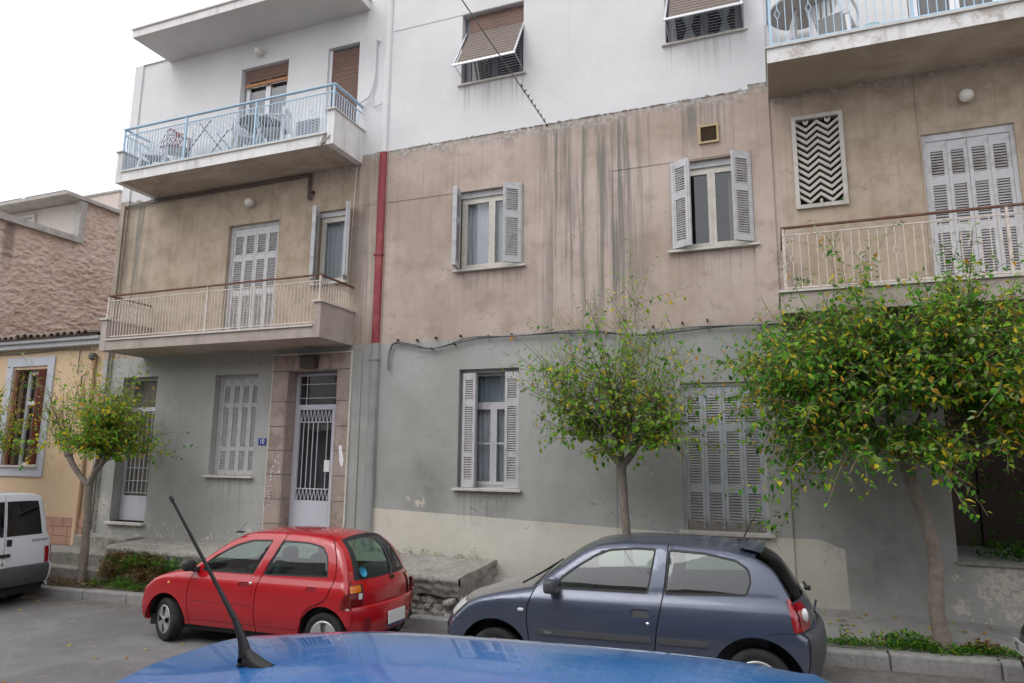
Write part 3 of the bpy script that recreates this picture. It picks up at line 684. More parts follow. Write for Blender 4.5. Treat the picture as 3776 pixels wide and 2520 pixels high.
# side door with bars at the left
a = OPEN['side']; b = MB(); frame_ring(b,a[0]+.01,a[1]-.01,a[2]+.01,a[3]-.01,10.2,10.25,.05); b.box(a[0]+.06,a[1]-.06,10.205,10.24,a[2]+.06,-.84); b.box(a[0]+.06,a[1]-.06,10.205,10.24,.82,.90)
SD = b.build("side_door", DOORP, B)
b = MB(); b.tube([(0,0,-.80),(0,0,.82)],.009,6); bmm2 = b.mesh("door_bar", DOORP)
for i in range(1,7): inst("door_bar", bmm2, SD, (a[0]+.06+i*(a[1]-a[0]-.12)/7,10.215,0))
for z in (-.78,-.55,-.30,.78): q = MB(); q.bar((a[0]+.06,10.222,z),(a[1]-.06,10.222,z),.012,.012); q.build("cross_bar", DOORP, SD)
b = MB(); b.box(a[0]+.06,a[1]-.06,10.245,10.25,-.84,1.44); b.build("pane", mat("wired_glass", (.12,.11,.09), .3, .2, 5), SD)
b = MB(); b.box(a[0]-.04,a[1]+.03,9.90,10.2,a[2]-.05,a[2]); b.build("door_step", MARBLE, B, bevel=.006)

# ---------------------------------------------------------------- pipes and lamps on the wall
def pipe_seg(x, w_, z0, z1, m, nm="downpipe"):
    b = MB(); b.grid(lambda u,v: (x-w_/2*cos(pi*u), 9.976-.055*sin(pi*u)**.6, z0+(z1-z0)*v), 10, 1); return b.build(nm, m, B)
pipe_seg(-6.37,.155,1.895,5.385,REDP); pipe_seg(-6.37,.15,5.387,9.25,WHITEP); pipe_seg(-6.37,.16,-.28,1.893,GREYP); pipe_seg(-6.37,.175,-1.6,-.28,GREYP)
for z in (3.47,1.62): b = MB(); b.box(-6.46,-6.28,9.912,9.975,z-.018,z+.018); b.build("pipe_collar", REDP if z > 2 else GREYP, B)
b = MB(); b.box(-6.80,-6.62,9.955,9.977,-1.6,1.87); b.build("pilaster_strip", WALL, B)
def globe(x,y,z,r=.085):
    b = MB(); b.blob((x,y-.10,z),r,r,r,1.0,20,14); b.build("globe_lamp", GLOBE, B)
    b = MB(); b.tube([(x,y,z+.01),(x,y-.05,z+.005)],.05,14); b.build("lamp_base", CREAM, B)
globe(-9.31,10.0,4.80,.085); globe(-9.37,10.0,8.0,.085); globe(2.55,10.0,4.74,.085)
b = MB()
for dz in (0,.045): b.tube([(-12.70,9.94,5.14-dz*.6),(-11.9,9.965,5.20-dz),(-9.5,9.97,5.20-dz),(-7.98,9.97,5.21-dz)],.013,6)
for dx in (0,.05): b.tube([(-7.98+dx,9.965,5.21),(-7.98+dx*.6,9.965,4.95),(-7.97+dx*.8,9.96,4.72)],.016,6)
b.tube([(-7.97,9.96,4.72),(-7.90,9.94,4.69),(-7.88,9.95,4.80)],.022,8)
b.build("service_pipe", mat("dirty_pipe", (.13,.105,.085), .8, .2, 8), B)
b = MB(); b.lathe([(0,-.012),(.042,-.012),(.042,.01)],14,(-7.885,9.995,4.83)); b.build("wall_hole", BLACKP, B)
b = MB(); b.tube([(-6.55,9.94,7.61),(-6.60,9.93,7.66),(-6.62,9.93,7.55),(-6.61,9.93,7.0),(-6.64,9.93,6.7),(-6.72,9.92,6.5),(-6.88,9.88,6.40)],.022,8); b.build("white_conduit", WHITEP, B)
b = MB(); b.tube([(-6.66,9.94,6.50),(-6.64,9.94,6.36),(-6.56,9.93,6.30),(-6.43,9.92,6.33)],.012,6); b.build("wall_cable", WHITEP, B)
b = MB(); b.tube([(-6.92,9.96,5.2),(-6.97,9.96,3.8),(-7.0,9.96,2.4)],.008,6); b.build("wall_cable", CREAM, B)
b = MB(); b.tube([(-12.66,9.93,-1.5),(-12.66,9.93,5.1)],.018,6); b.build("corner_pipe", mat("dirty_pipe2", (.16,.145,.13), .8), B)
# thin roof posts
for x in (-12.45,-12.30,-12.22): b = MB(); b.tube([(x,10.6,8.40),(x,10.6,8.95)],.008,5); b.build("roof_post", GREYPL, B)

# ---------------------------------------------------------------- balconies
def slab(x0,x1,z0,z1,y0,fm,nm="balcony_slab",cap=True,sm=SOFF):
    b = MB(); y1 = 10.02
    b.face((x0,y0,z0),(x1,y0,z0),(x1,y1,z0),(x0,y1,z0),m=1)
    b.face((x0,y0,z0),(x1,y0,z0),(x1,y0,z1),(x0,y0,z1)); b.face((x0,y0,z0),(x0,y1,z0),(x0,y1,z1),(x0,y0,z1)); b.face((x1,y0,z0),(x1,y1,z0),(x1,y1,z1),(x1,y0,z1))
    b.face((x0,y0,z1),(x1,y0,z1),(x1,y1,z1),(x0,y1,z1))
    o = b.build(nm,[fm,sm],B)
    if cap: c = MB(); e_ = .13 if cap == 2 else -.02; c.box(x0+e_,x1-e_,y0-.03,y1-.03,z1+.001,z1+.03); c.build("slab_edge", MARBLE, o)
    return o
bal_b = MB(); bal_b.bar((0,0,0),(0,0,1),.0105,.0105); 
def diamond_mesh(m):
    b = MB(); zc, hh, wd = .55, .095, .036
    b.bar((0,0,0),(0,0,zc-hh),.0105,.0105); b.bar((0,0,zc+hh),(0,0,1),.0105,.0105)
    for s in (-1,1): b.bar((0,0,zc-hh),(s*wd,0,zc),.009,.009,up=(0,1,0)); b.bar((s*wd,0,zc),(0,0,zc+hh),.009,.009,up=(0,1,0))
    return b.mesh("baluster", m)
BALM = {m.name:(bal_b.mesh("baluster",m), diamond_mesh(m)) for m in (BLUEMET,CREAMMET)}
def railing(x0,x1,zb,zt,y,m,hm,left=None,right=None,posts=(),mid=.10,hw=.05,hh=.022,jit=.0,step=.074,every=4,phase=1,frontpost=True):
    """front railing plus optional side returns; left/right = bottom z of the return"""
    b = MB(); b.bar((x0,y,zt-mid),(x1,y,zt-mid),.02,.016); b.bar((x0,y,zb+.04),(x1,y,zb+.04),.024,.018)
    for px in posts: b.bar((px,y,zb-.02),(px,y,zt),.032,.032)
    for e,xx in ((left,x0),(right,x1)):
        if e is not None: b.bar((xx,y+.02,zt-mid),(xx,9.98,zt-mid),.02,.016); b.bar((xx,y+.02,e+.03),(xx,9.98,e+.03),.02,.016)
    R = b.build("balcony_railing", m, B)
    h = MB(); h.bar((x0-hw/2,y,zt),(x1+hw/2,y,zt),hw,hh)
    for e,xx in ((left,x0),(right,x1)):
        if e is not None: h.bar((xx,y+hw/2,zt),(xx,9.99,zt),hw,hh)
    h.build("handrail", hm, R)
    n = int((x1-x0)/step); L = zt-mid-zb-.04
    for i in range(1,n):
        x = x0+(x1-x0)*i/n
        if any(abs(x-p) < .03 for p in posts): continue
        inst("baluster", BALM[m.name][1 if i % every == phase else 0], R, (x,y,zb+.04), (random.uniform(-jit,jit),random.uniform(-jit,jit),0), (1,1,L))
    for e,xx in ((left,x0),(right,x1)):
        if e is not None:
            k = int((9.98-y)/step)
            for i in range(1,k): inst("baluster", BALM[m.name][0], R, (xx,y+i*step,e+.03), (random.uniform(-jit,jit),0,0), (1,1,zt-mid-e-.03))
    return R
YF = 9.03
# left, first floor
slab(-11.78,-6.84,1.88,2.06,YF,FASC_B,cap=2)
for x0,x1 in ((-6.97,-6.835),(-11.80,-11.66)):
    b = MB(); b.box(x0,x1,YF-.006,9.99,1.876,2.46); o = b.build("balcony_end_wall", FASC_B, B); b = MB(); b.box(x0-.02,x1+.03,YF-.04,9.985,2.461,2.49); b.build("wall_cap", MARBLE, o)
railing(-11.72,-6.90,2.10,2.93,9.07,CREAMMET,RUST,left=2.49,right=2.49,posts=(-11.72,-9.3,-6.90),jit=.012)
# left, second floor
slab(-11.92,-6.82,5.24,5.43,9.08,FASC_W,cap=2)
for x0,x1 in ((-6.95,-6.815),(-11.94,-11.80)):
    b = MB(); b.box(x0,x1,9.074,9.99,5.236,5.86); o = b.build("balcony_end_wall", FASC_W, B); b = MB(); b.box(x0-.02,x1+.03,9.04,9.985,5.861,5.885); b.build("wall_cap", MARBLE, o)
railing(-11.86,-6.88,5.46,6.37,9.13,BLUEMET,BLUEMET,left=5.89,right=5.89,posts=(-11.86,-10.25,-8.58,-6.89),mid=.13,hw=.06)
# broken corner of that slab
b = MB()
for k in range(9):
    random.seed(40+k); c = Vector((-7.0+random.uniform(-.10,.10),9.07+random.uniform(-.01,.04),5.33+random.uniform(-.07,.09)))
    b.obox(c,(random.uniform(.02,.04),random.uniform(-.02,.02),.01),(random.uniform(-.01,.01),.012,.0),(0.01,0,random.uniform(.02,.04)))
b.build("spalled_concrete", STONE, B)
# roof slab over the left bay
slab(-11.86,-6.80,8.34,8.50,9.05,FASC_W,"roof_slab",sm=SOFFW)
# right, first and second floor
slab(.13,4.62,1.80,2.06,YF,FASC_B); railing(.20,4.55,2.08,2.91,9.06,CREAMMET,RUST,left=2.08,posts=(.20,2.6,4.55),jit=.012,step=.095)
slab(.13,4.62,5.21,5.41,YF,FASC_P); railing(.19,4.55,5.44,6.40,9.06,BLUEMET,BLUEMET,left=5.44,posts=(.19,1.86,3.5,4.55),mid=.13,hw=.06,step=.095)
# graffiti scribble on the wall behind the right railing
b = MB()
for x in (1.22,1.36): b.tube([(x+.05,9.998,2.66),(x,9.998,2.65),(x-.015,9.998,2.61),(x+.01,9.998,2.57),(x+.055,9.998,2.575)],.007,5)
b.build("chalk_marks", mat("white_spray", (.6,.58,.56), .8), B)

# ================================================================== old yellow house at the left
HY = empty("old_house", "low apricot yellow house with tiled eave and red shuttered window", "house", (-16,10,-1.84))
def hb(mb, name, m, parent=None, bevel=0):
    o = mb.build(name, m, parent or HY, bevel=bevel)
    if (parent or HY) is HY: o.location = (16,-10,1.84)
    return o
YEL = mat("apricot_render", (.64,.475,.315), .85, .07, 1.2, .2, 70, dirt=(.50,.33,.21), damt=.4, dsc=1.5)
SURR = mat("window_surround", (.50,.52,.58), .8, .06, 3)
BLOCK = mat("plinth_block", (.44,.265,.195), .85, .14, 4, .3, 40)
REDW = mat("red_shutter", (.17,.042,.030), .55, .15, 5)
TILE = mat("old_roof_tile", (.25,.205,.175), .9, .3, 9, .4, 30, dirt=(.10,.085,.075), damt=.7, dsc=6)
FASCH = mat("eave_moulding", (.56,.575,.60), .8, .06, 3, dirt=(.45,.45,.45), damt=.4)
ox0,ox1,oz0,oz1 = -15.62,-14.53,-.30,1.77
w = MB()
for (x0,x1,z0,z1) in ((-24,ox0,-2.4,2.3),(ox1,-12.87,-2.4,2.3),(ox0,ox1,-2.4,oz0),(ox0,ox1,oz1,2.3)): w.face((x0,10.02,z0),(x1,10.02,z0),(x1,10.02,z1),(x0,10.02,z1))
for q in (((ox0,10.02,oz0),(ox0,10.25,oz0),(ox0,10.25,oz1),(ox0,10.02,oz1)),((ox1,10.02,oz0),(ox1,10.25,oz0),(ox1,10.25,oz1),(ox1,10.02,oz1)),((ox0,10.02,oz1),(ox1,10.02,oz1),(ox1,10.25,oz1),(ox0,10.25,oz1)),((ox0,10.02,oz0),(ox1,10.02,oz0),(ox1,10.25,oz0),(ox0,10.25,oz0))): w.face(*q)
w.face((-12.872,10.02,-2.4),(-12.872,17,-2.4),(-12.872,17,2.3),(-12.872,10.02,2.3)); w.face((-24,10.02,-2.4),(-24,17,-2.4),(-24,17,2.3),(-24,10.02,2.3)); w.face((-24,17,-2.4),(-12.87,17,-2.4),(-12.87,17,2.3),(-24,17,2.3))
hb(w, "wall", YEL)
b = MB(); frame_ring(b,ox0-.22,ox1+.19,oz0-.22,oz1+.26,9.985,10.035,.20); SU = hb(b, "window_surround", SURR, bevel=.006)
b = MB(); b.box(ox0-.04,ox1+.04,9.95,10.1,oz0-.03,oz0+.01); hb(b, "window_sill", MARBLE)
b = MB(); frame_ring(b,ox0+.25,ox1-.08,oz0+.01,oz1-.04,10.17,10.23,.06); b.box(ox0+.31,ox1-.14,10.165,10.225,1.0,1.08); b.box((ox0+ox1)/2+.055,(ox0+ox1)/2+.115,10.166,10.22,oz0+.07,1.0); WW = hb(b, "window", WHITEPVC)
b = MB(); b.box(ox0+.31,ox1-.14,10.195,10.20,oz0+.06,oz1-.10); o = b.build("pane", GLASS, WW)
b = MB(); b.grid(lambda u,v: (ox0+.3+.75*u,10.30+.015*sin(u*60),oz0+.05+1.95*v),50,4); b.build("curtain", CURT, WW)
b = MB(); b.box(ox0,ox1,10.5,10.51,oz0,oz1); b.build("dark_room", DARK, WW)
for x0,rz in ((ox0+.012,-.72),(ox1-.012,1.35)):
    b = MB(); s = 1 if rz < 0 else -1; wd = .30
    def bx(x0_,x1_,z0,z1,t): b.box(min(s*x0_,s*x1_),max(s*x0_,s*x1_),-t,t,z0,z1)
    bx(0,.05,0,2.0,.018); bx(wd-.05,wd,0,2.0,.018)
    for z0,z1 in ((0,.1),(.95,1.05),(1.9,2.0)): bx(.05,wd-.05,z0,z1,.016)
    bx(.05,wd-.05,.1,.95,.008); bx(.05,wd-.05,1.05,1.9,.008)
    o = b.build("shutter", REDW, HY, (x0+16,9.99-10+.16 if rz > 0 else .14,oz0+.03+1.84), rz)
# plinth blocks
zrow = [-1.84,-1.665,-1.485,-1.30]
for r in range(3):
    x = -20.0+(.18 if r % 2 else 0)
    while x < -12.95:
        wd = random.uniform(.30,.44); x1 = min(x+wd,-12.93)
        if x1-x > .06 and x > -17.2: b = MB(); b.box(x+.006,x1-.006,9.985,10.03,zrow[r]+.006,zrow[r+1]-.006); hb(b, "plinth_block", BLOCK, bevel=.006)
        x += wd
b = MB(); b.box(-17.2,-12.93,9.995,10.025,-1.84,-1.305); hb(b, "plinth_mortar", mat("mortar", (.34,.20,.15), .9))
b = MB(); b.box(-13.20,-13.10,9.93,10.0,-1.84,1.9); hb(b, "corner_pipe", YEL, bevel=.02)
# eave mouldings and tiles
b = MB(); b.box(-24,-12.87,9.86,10.02,2.20,2.30); b.box(-24,-12.87,9.78,10.02,2.301,2.37); hb(b, "eave_moulding", FASCH, bevel=.012)
b = MB(); b.face((-24,9.72,2.40),(-12.87,9.72,2.40),(-12.87,16,3.65),(-24,16,3.65)); b.face((-24,9.80,2.371),(-12.87,9.80,2.371),(-12.87,9.72,2.40),(-24,9.72,2.40)); RF = hb(b, "roof", TILE)
tb = MB()
def half(u,v):
    a = pi*u; r = .085+.012*v; return (-r*cos(a), -.30+.95*v, r*sin(a)*.85+.0+.19*v)
tb.grid(half,8,2); tb.grid(lambda u,v: (-.072*cos(pi*u), -.30+.95*v, .072*sin(pi*u)*.82-.002+.19*v),8,2)
tb.add([half(i/8,0) for i in range(9)]+[(-.072*cos(pi*i/8),-.30,.072*sin(pi*i/8)*.82-.002) for i in range(9)], [(i,i+1,9+i+1,9+i) for i in range(8)])
tmesh = tb.mesh("roof_tile", TILE)
pb = MB(); pb.grid(lambda u,v: (.085*cos(pi*u)*.9, -.28+.95*v, -.07*sin(pi*u)*.7+.03+.19*v),8,2); pmesh = pb.mesh("roof_tile", mat("red_pan_tile", (.13,.045,.035), .9, .2, 6))
x = -17.4
while x < -12.98:
    inst("roof_tile", tmesh, RF, (x,9.98,2.40+random.uniform(-.012,.012)), (random.uniform(-.03,.03),random.uniform(-.1,.1),random.uniform(-.06,.06)))
    if x < -13.15: inst("roof_tile", pmesh, RF, (x+.105,9.98,2.405), (0,0,random.uniform(-.03,.03)))
    x += .205
b = MB(); b.lathe([(0,-.06),(.07,-.06),(.085,0),(.07,.04)],14,(-13.12,9.93,1.95)); b.tube([(-13.12,9.95,1.92),(-13.12,9.97,1.7),(-13.45,9.98,1.55),(-13.45,9.98,1.25)],.012,6); hb(b, "wall_meter", GREYPL)
b = MB(); b.box(-13.55,-13.36,9.95,10.01,1.10,1.32); hb(b, "junction_box", YEL)
b = MB(); b.tube([(-17,9.99,2.14),(-15.5,9.985,2.12),(-14.2,9.985,2.15),(-13.2,9.985,2.12)],.012,6); b.tube([(-13.6,9.985,2.13),(-13.6,9.985,1.6)],.01,6); hb(b, "eave_cable", WIRE)

# ================================================================== pink neighbour behind it
PB = empty("pink_building", "tall neighbour with rough pink stucco party wall and rooftop room", "building", (-18,14,-2))
def pbuild(mb, nm, m): o = mb.build(nm, m, PB); o.location = (18,-14,2); return o
def pinkmat():
    n = NT("rough_pink_stucco"); a = n.noise(n.P, 1.2, 5, .6); b_ = n.noise(n.P, 9, 5, .65)
    c = n.mix(n.step(a,.35,.65), (.52,.39,.335), (.60,.475,.42)); c = n.mix(n.mul(n.step(b_,.46,.66),.7), c, (.60,.475,.39)); c = n.mix(n.mul(n.step(b_,.5,.3),.6), c, (.32,.225,.19))
    Y, Z = n.xyz(n.P)[1], n.xyz(n.P)[2]
    s = n.mul(n.band(Y,10.55,10.80,.06), n.step(n.addn(Z,n.mul(n.noise(n.P,4,5),.9)),4.6,5.6)); c = n.mix(n.mul(s,.6), c, (.14,.11,.10))
    return n.end(n.bsdf(c,.92,0,.2,n.bump(n.noise(n.P,45,4,.7),.5,.02)))
PINK = pinkmat()
def rough(y, z):
    q = Vector((y*3.1+z*1.1, z*5.2-y*.7, 0)); return .026*mnoise.noise(q)+.034*mnoise.noise(q*1.9+Vector((3,9,0)))+.02*mnoise.noise(q*3.9)
b = MB(); b.grid(lambda u,v: (-17.5+rough(9.2+3.25*u,1.9+3.70*v), 9.2+3.25*u, 1.9+3.70*v), 130, 150, smooth=False)
b.grid(lambda u,v: (-17.5+rough(12.45+3.4*u,1.9+4.88*v), 12.45+3.4*u, 1.9+4.88*v), 120, 180, smooth=False); pbuild(b, "party_wall", PINK)
PW = mat("penthouse_render", (.50,.47,.43), .85, .06, 1.5, dirt=(.40,.36,.32), damt=.4); COP = concrete("coping", (.36,.34,.32), (.50,.48,.46), (.20,.185,.17), 3.0, .6)
b = MB(); b.box(-17.62,-17.36,9.2,12.42,5.59,5.75); b.box(-17.60,-17.38,12.32,12.50,5.60,6.775); pbuild(b, "coping", COP)
b = MB(); b.box(-26,-17.53,12.40,18,2.0,6.77); pbuild(b, "rooftop_room", PW)
b = MB(); b.box(-26,-17.64,9.2,12.39,2,5.55); b.box(-26,-17.66,9.2,12.0,-4.4,2.1); b.box(-26,-17.6,12.0,18,-4.4,2.0); pbuild(b, "lower_block", PW)
b = MB(); b.box(-22.6,-17.33,11.85,16.2,6.785,6.88); pbuild(b, "roof_slab", COP)
b = MB(); b.box(-20.2,-19.2,11.87,12.5,6.881,6.915); b.box(-19.0,-17.4,11.86,12.6,6.881,6.91); pbuild(b, "roof_felt", GREYPL)
b = MB(); frame_ring(b,-20.3,-19.25,5.45,6.62,12.33,12.40,.08); b.box(-19.80,-19.74,12.335,12.395,5.5,6.6); b.box(-20.22,-19.33,12.337,12.39,5.98,6.02); wv = pbuild(b, "window", PW)
b = MB(); b.box(-20.22,-19.33,12.38,12.385,5.5,6.55); b.build("pane", mat("dim_pane", (.35,.36,.40), .15, .1, 2), wv)
# box shaped roof house far behind
DB = MB(); DB.box(-26.5,-23.35,18,21,-4,9.98); o = DB.build("rooftop_tower", mat("far_render", (.56,.50,.46), .85, .06, .8, dirt=(.47,.40,.36), damt=.5)); tag(o, "plain beige roof tower rising behind the pink party wall", "building")
b = MB(); b.box(-26.55,-23.3,17.95,21.05,9.981,10.06); b.build("roof_slab", COP, o)

# ================================================================== cars
def crom(pts, n=7):
    P = [np.array(p, float) for p in pts]; out = []
    for i in range(len(P)-1):
        a = P[i-1] if i > 0 else 2*P[0]-P[1]; b = P[i]; c = P[i+1]; d = P[i+2] if i+2 < len(P) else 2*P[-1]-P[-2]
        for k in range(n):
            t = k/n; out.append(.5*((2*b)+(c-a)*t+(2*a-5*b+4*c-d)*t*t+(3*b-a-3*c+d)*t**3))
    out.append(P[-1]); return out
def inpoly(px, pz, poly):
    poly = np.asarray(poly, float); r = np.zeros(len(px), bool); j = len(poly)-1
    for i in range(len(poly)):
        xi, zi = poly[i]; xj, zj = poly[j]
        c = ((zi > pz) != (zj > pz)) & (px < (xj-xi)*(pz-zi)/((zj-zi) if zj != zi else 1e-12)+xi); r ^= c; j = i
    return r
def roundp(poly, r=.04, n=4):
    out = []; N = len(poly)
    for i in range(N):
        a, b, c = (np.array(poly[(i+k) % N], float) for k in (-1,0,1))
        d0, d1 = a-b, c-b; l0, l1 = np.linalg.norm(d0), np.linalg.norm(d1); q = min(r, l0*.45, l1*.45)
        p0, p1 = b+d0/l0*q, b+d1/l1*q
        for k in range(n+1): t = k/n; out.append(tuple((1-t)**2*p0+2*t*(1-t)*b+t*t*p1))
    return out
def inset(poly, d):
    P = np.asarray(poly, float); A = np.sum(P[:,0]*np.roll(P[:,1],-1)-np.roll(P[:,0],-1)*P[:,1]); s = 1 if A > 0 else -1
    e0 = P-np.roll(P,1,0); e1 = np.roll(P,-1,0)-P
    def nn(e): l = np.linalg.norm(e,axis=1)[:,None]; return np.stack([-e[:,1],e[:,0]],1)/np.maximum(l,1e-9)
    m = nn(e0)+nn(e1); m /= np.maximum(np.linalg.norm(m,axis=1)[:,None],1e-9); return [tuple(q) for q in P+s*m*d]
def strip_poly(line, w):
    L = crom(line, 5); P = np.array(L); t = np.gradient(P, axis=0); t /= np.linalg.norm(t,axis=1)[:,None]; nrm = np.stack([-t[:,1],t[:,0]],1)*w/2
    return [tuple(q) for q in P+nrm]+[tuple(q) for q in (P-nrm)[::-1]]

class Car:
    def __init__(s, root, segs, Wf, r=.06, pw=2.4, arches=(), sill=.2, paint=None):
        s.root, s.Wf, s.r, s.pw, s.paint, s.arches, s.sill = root, Wf, r, pw, paint, arches, sill
        s.D = []; s.seg = {}
        for nm, pts in segs:
            d = crom(pts); f0 = len(s.D)-1 if s.D else 0
            s.D += d if not s.D else d[1:]; s.seg[nm] = (f0, len(s.D)-1)
        s.D = np.array(s.D); s.E = np.stack([s.D[:,0]+s.D[:,2], s.D[:,1]+s.D[:,3]],1)
        b = []
        for ax, az, ar in sorted(arches, reverse=True):
            a0 = math.asin(max(-1,min(1,(sill-az)/ar)))
            b += [(ax+ar*cos(q), az+ar*sin(q)) for q in np.linspace(a0, pi-a0, 26)]
        s.bottom = [(s.E[-1][0]-.02, sill)]+b+[(s.E[0][0]+.02, sill)]
        s.outline = [tuple(q) for q in s.E]+s.bottom
    def dist(s, p):
        a, b = s.E[:-1], s.E[1:]; ab = b-a; l2 = np.maximum((ab**2).sum(1),1e-12); best = np.full(len(p),9.)
        for i in range(len(a)):
            t = np.clip(((p-a[i])@ab[i])/l2[i],0,1); best = np.minimum(best, np.linalg.norm(p-a[i]-t[:,None]*ab[i],axis=1))
        return best
    def yside(s, p, out=0.):
        p = np.asarray(p, float); d = np.clip(s.dist(p),0,s.r); ins = s.r-np.sqrt(np.maximum(0,s.r**2-(s.r-d)**2))
        return np.array([s.Wf(x,z) for x,z in p])-ins+out
    def wrap(s, f, t, out=0.):
        def pt(f, t):
            f = max(0,min(len(s.D)-1,f)); i = min(int(f),len(s.D)-2); q = s.D[i]+(s.D[i+1]-s.D[i])*(f-i); e = abs(t)**s.pw
            return Vector((q[0]+q[2]*e, t*(s.Wf(q[0]+q[2],q[1]+q[3])-s.r), q[1]+q[3]*e))
        p = pt(f,t)
        if out:
            n = (pt(min(f+.5,len(s.D)-1),t)-pt(max(f-.5,0),t)).cross(pt(f,min(1,t+.02))-pt(f,max(-1,t-.02)))
            if n.length > 1e-9:
                n.normalize(); c = Vector((1.6,0,.7))
                if n.dot(p-c) < 0: n = -n
                p = p+n*out
        return p
    def patch(s, nm, f0, f1, t0, t1, m, out=0., parent=None, nf=None, nt=14):
        b = MB(); nf = nf or max(2,int((f1-f0)*1)); b.grid(lambda u,v: s.wrap(f0+(f1-f0)*u, t0+(t1-t0)*v, out), nf, nt); return b.build(nm, m, parent or s.root)
    def seg_part(s, nm, name, m, t0=-1., t1=1., parent=None, a=0., b=1., out=0.):
        f0, f1 = s.seg[nm]; return s.patch(name, f0+(f1-f0)*a, f0+(f1-f0)*b, t0, t1, m, out, parent, None, 28)
    def side_tri(s, loops, h=.036, pts_extra=()):
        verts, edges = [], []
        for lp in loops:
            k = len(verts); verts += [Vector(q) for q in lp]; edges += [(k+i, k+(i+1) % len(lp)) for i in range(len(lp))]
        P = np.array(loops[0]); x0, z0 = P.min(0); x1, z1 = P.max(0)
        gx, gz = np.meshgrid(np.arange(x0+h/2,x1,h), np.arange(z0+h/2,z1,h)); g = np.stack([gx.ravel(),gz.ravel()],1)
        g = g[inpoly(g[:,0],g[:,1],loops[0])]
        if len(pts_extra): e = np.array(pts_extra); e = e[inpoly(e[:,0],e[:,1],loops[0])]; g = np.concatenate([g,e])
        verts += [Vector((float(a),float(b))) for a,b in g]
        v, e, f, *_ = mgeo.delaunay_2d_cdt(verts, edges, [], 0, 1e-6)
        V = np.array([(q.x,q.y) for q in v]); F = np.array([t for t in f if len(t) == 3]); c = V[F].mean(1)
        return V, F[inpoly(c[:,0],c[:,1],loops[0])]
    def mesh_side(s, nm, V, F, m, sgn, out=0., skirt=.018, parent=None, Y=None):
        if len(F) == 0: return None
        use = np.unique(F); mp = {int(u):i for i,u in enumerate(use)}
        y = (Y[use] if Y is not None else s.yside(V[use]))+out
        b = MB(); pts = [(V[u][0], sgn*y[i], V[u][1]) for i,u in enumerate(use)]
        tri = [tuple(mp[int(q)] for q in (t if sgn < 0 else t[::-1])) for t in F]; b.add(pts, tri, 0, True)
        if skirt:
            cnt = {}
            for t in tri:
                for i in range(3):
                    e = (t[i],t[(i+1)%3]); k = tuple(sorted(e)); cnt[k] = cnt.get(k,[])+[e]
            for k,e in cnt.items():
                if len(e) == 1:
                    a, c = pts[e[0][0]], pts[e[0][1]]; q = -sgn*skirt
                    b.add([a,c,(c[0],c[1]+q,c[2]),(a[0],a[1]+q,a[2])],[(1,0,3,2)])
        return b.build(nm, m, parent or s.root)
    def sides(s, windows, gaps, doors, extra=(), seal=.018, glassm=None):
        """windows: [(poly, door_index)], gaps: polylines, doors: [(name, poly)], extra: [(name, poly, mat, out, door_index)]"""
        off = []
        for i in range(1,len(s.E)-1):
            t = s.E[i+1]-s.E[i-1]; l = np.linalg.norm(t)
            if l < 1e-6: continue
            t /= l; nrm = np.array([t[1],-t[0]])
            for d in (.006,.016,.03,.045): off.append(s.E[i]+nrm*d*s.r/.06)
        wl = [roundp(w,.03) for w,_ in windows]; wi = [inset(w,seal) for w in wl]; gp = [strip_poly(q,.012) for q in gaps]; ex = [e[1] for e in extra]
        V, F = s.side_tri([s.outline]+wl+wi+gp+ex, pts_extra=off); Y = s.yside(V); c = V[F].mean(1)
        cls = np.full(len(F), -1)                    # -1 body
        for k,(nm,poly) in enumerate(doors): cls[inpoly(c[:,0],c[:,1],poly) & (cls == -1)] = k
        base = cls.copy()
        for p in gp: cls[inpoly(c[:,0],c[:,1],p)] = 100
        for k,e in enumerate(extra): cls[inpoly(c[:,0],c[:,1],e[1])] = 400+k
        for k in range(len(wl)): cls[inpoly(c[:,0],c[:,1],wl[k])] = 200+k; cls[inpoly(c[:,0],c[:,1],wi[k])] = 300+k
        for sgn in (-1,1):
            s.mesh_side("side_panel", V, F[cls == -1], s.paint, sgn, 0, .03, None, Y)
            dd = [s.mesh_side(nm, V, F[cls == k], s.paint, sgn, 0, .018, None, Y) for k,(nm,_) in enumerate(doors)]
            pg = s.mesh_side("panel_gap", V, F[cls == 100], BLACKP, sgn, -.012, 0, None, Y); pg["kind"] = "stuff"
            for k,(w_,di) in enumerate(windows):
                pr = dd[di] if di is not None else None
                s.mesh_side("window_seal", V, F[cls == 200+k], BLACKP, sgn, -.003, .008, pr, Y)
                s.mesh_side("window_glass", V, F[cls == 300+k], glassm or CARGLASS, sgn, -.010, 0, pr, Y)
            for k,e in enumerate(extra):
                pr = dd[e[4]] if e[4] is not None else None
                s.mesh_side(e[0], V, F[cls == 400+k], e[2], sgn, e[3], .012 if e[3] >= 0 else 0, pr, Y)
        return
    def side_patch(s, nm, poly, m, out=.006, sgn=-1, parent=None, skirt=.02, h=.02):
        V, F = s.side_tri([poly], h); return s.mesh_side(nm, V, F, m, sgn, out, skirt, parent)
    def under(s, x0, x1, W, wheels, wr, rimf, steer=0., ty=.155, inner=.62):
        b = MB(); b.box(x0+.1,x1-.1,-W+.10,W-.10,.17,.30); b.build("underbody", BLACKP, s.root)
        for (ax,az,ar) in s.arches:
            for sg in (-1,1):
                b = MB(); ya, yb = sg*(W-.015), sg*(W-.34)
                b.grid(lambda u,v: (ax+(ar+.004)*cos(-.02+(pi+.04)*u), ya+(yb-ya)*v, az+(ar+.004)*sin(-.02+(pi+.04)*u)),20,2); b.grid(lambda u,v: (ax+(ar+.004)*v*cos(-.3+(pi+.6)*u), yb, az+(ar+.004)*v*sin(-.3+(pi+.6)*u)),20,2)
                b.build("wheel_arch", BLACKP, s.root)
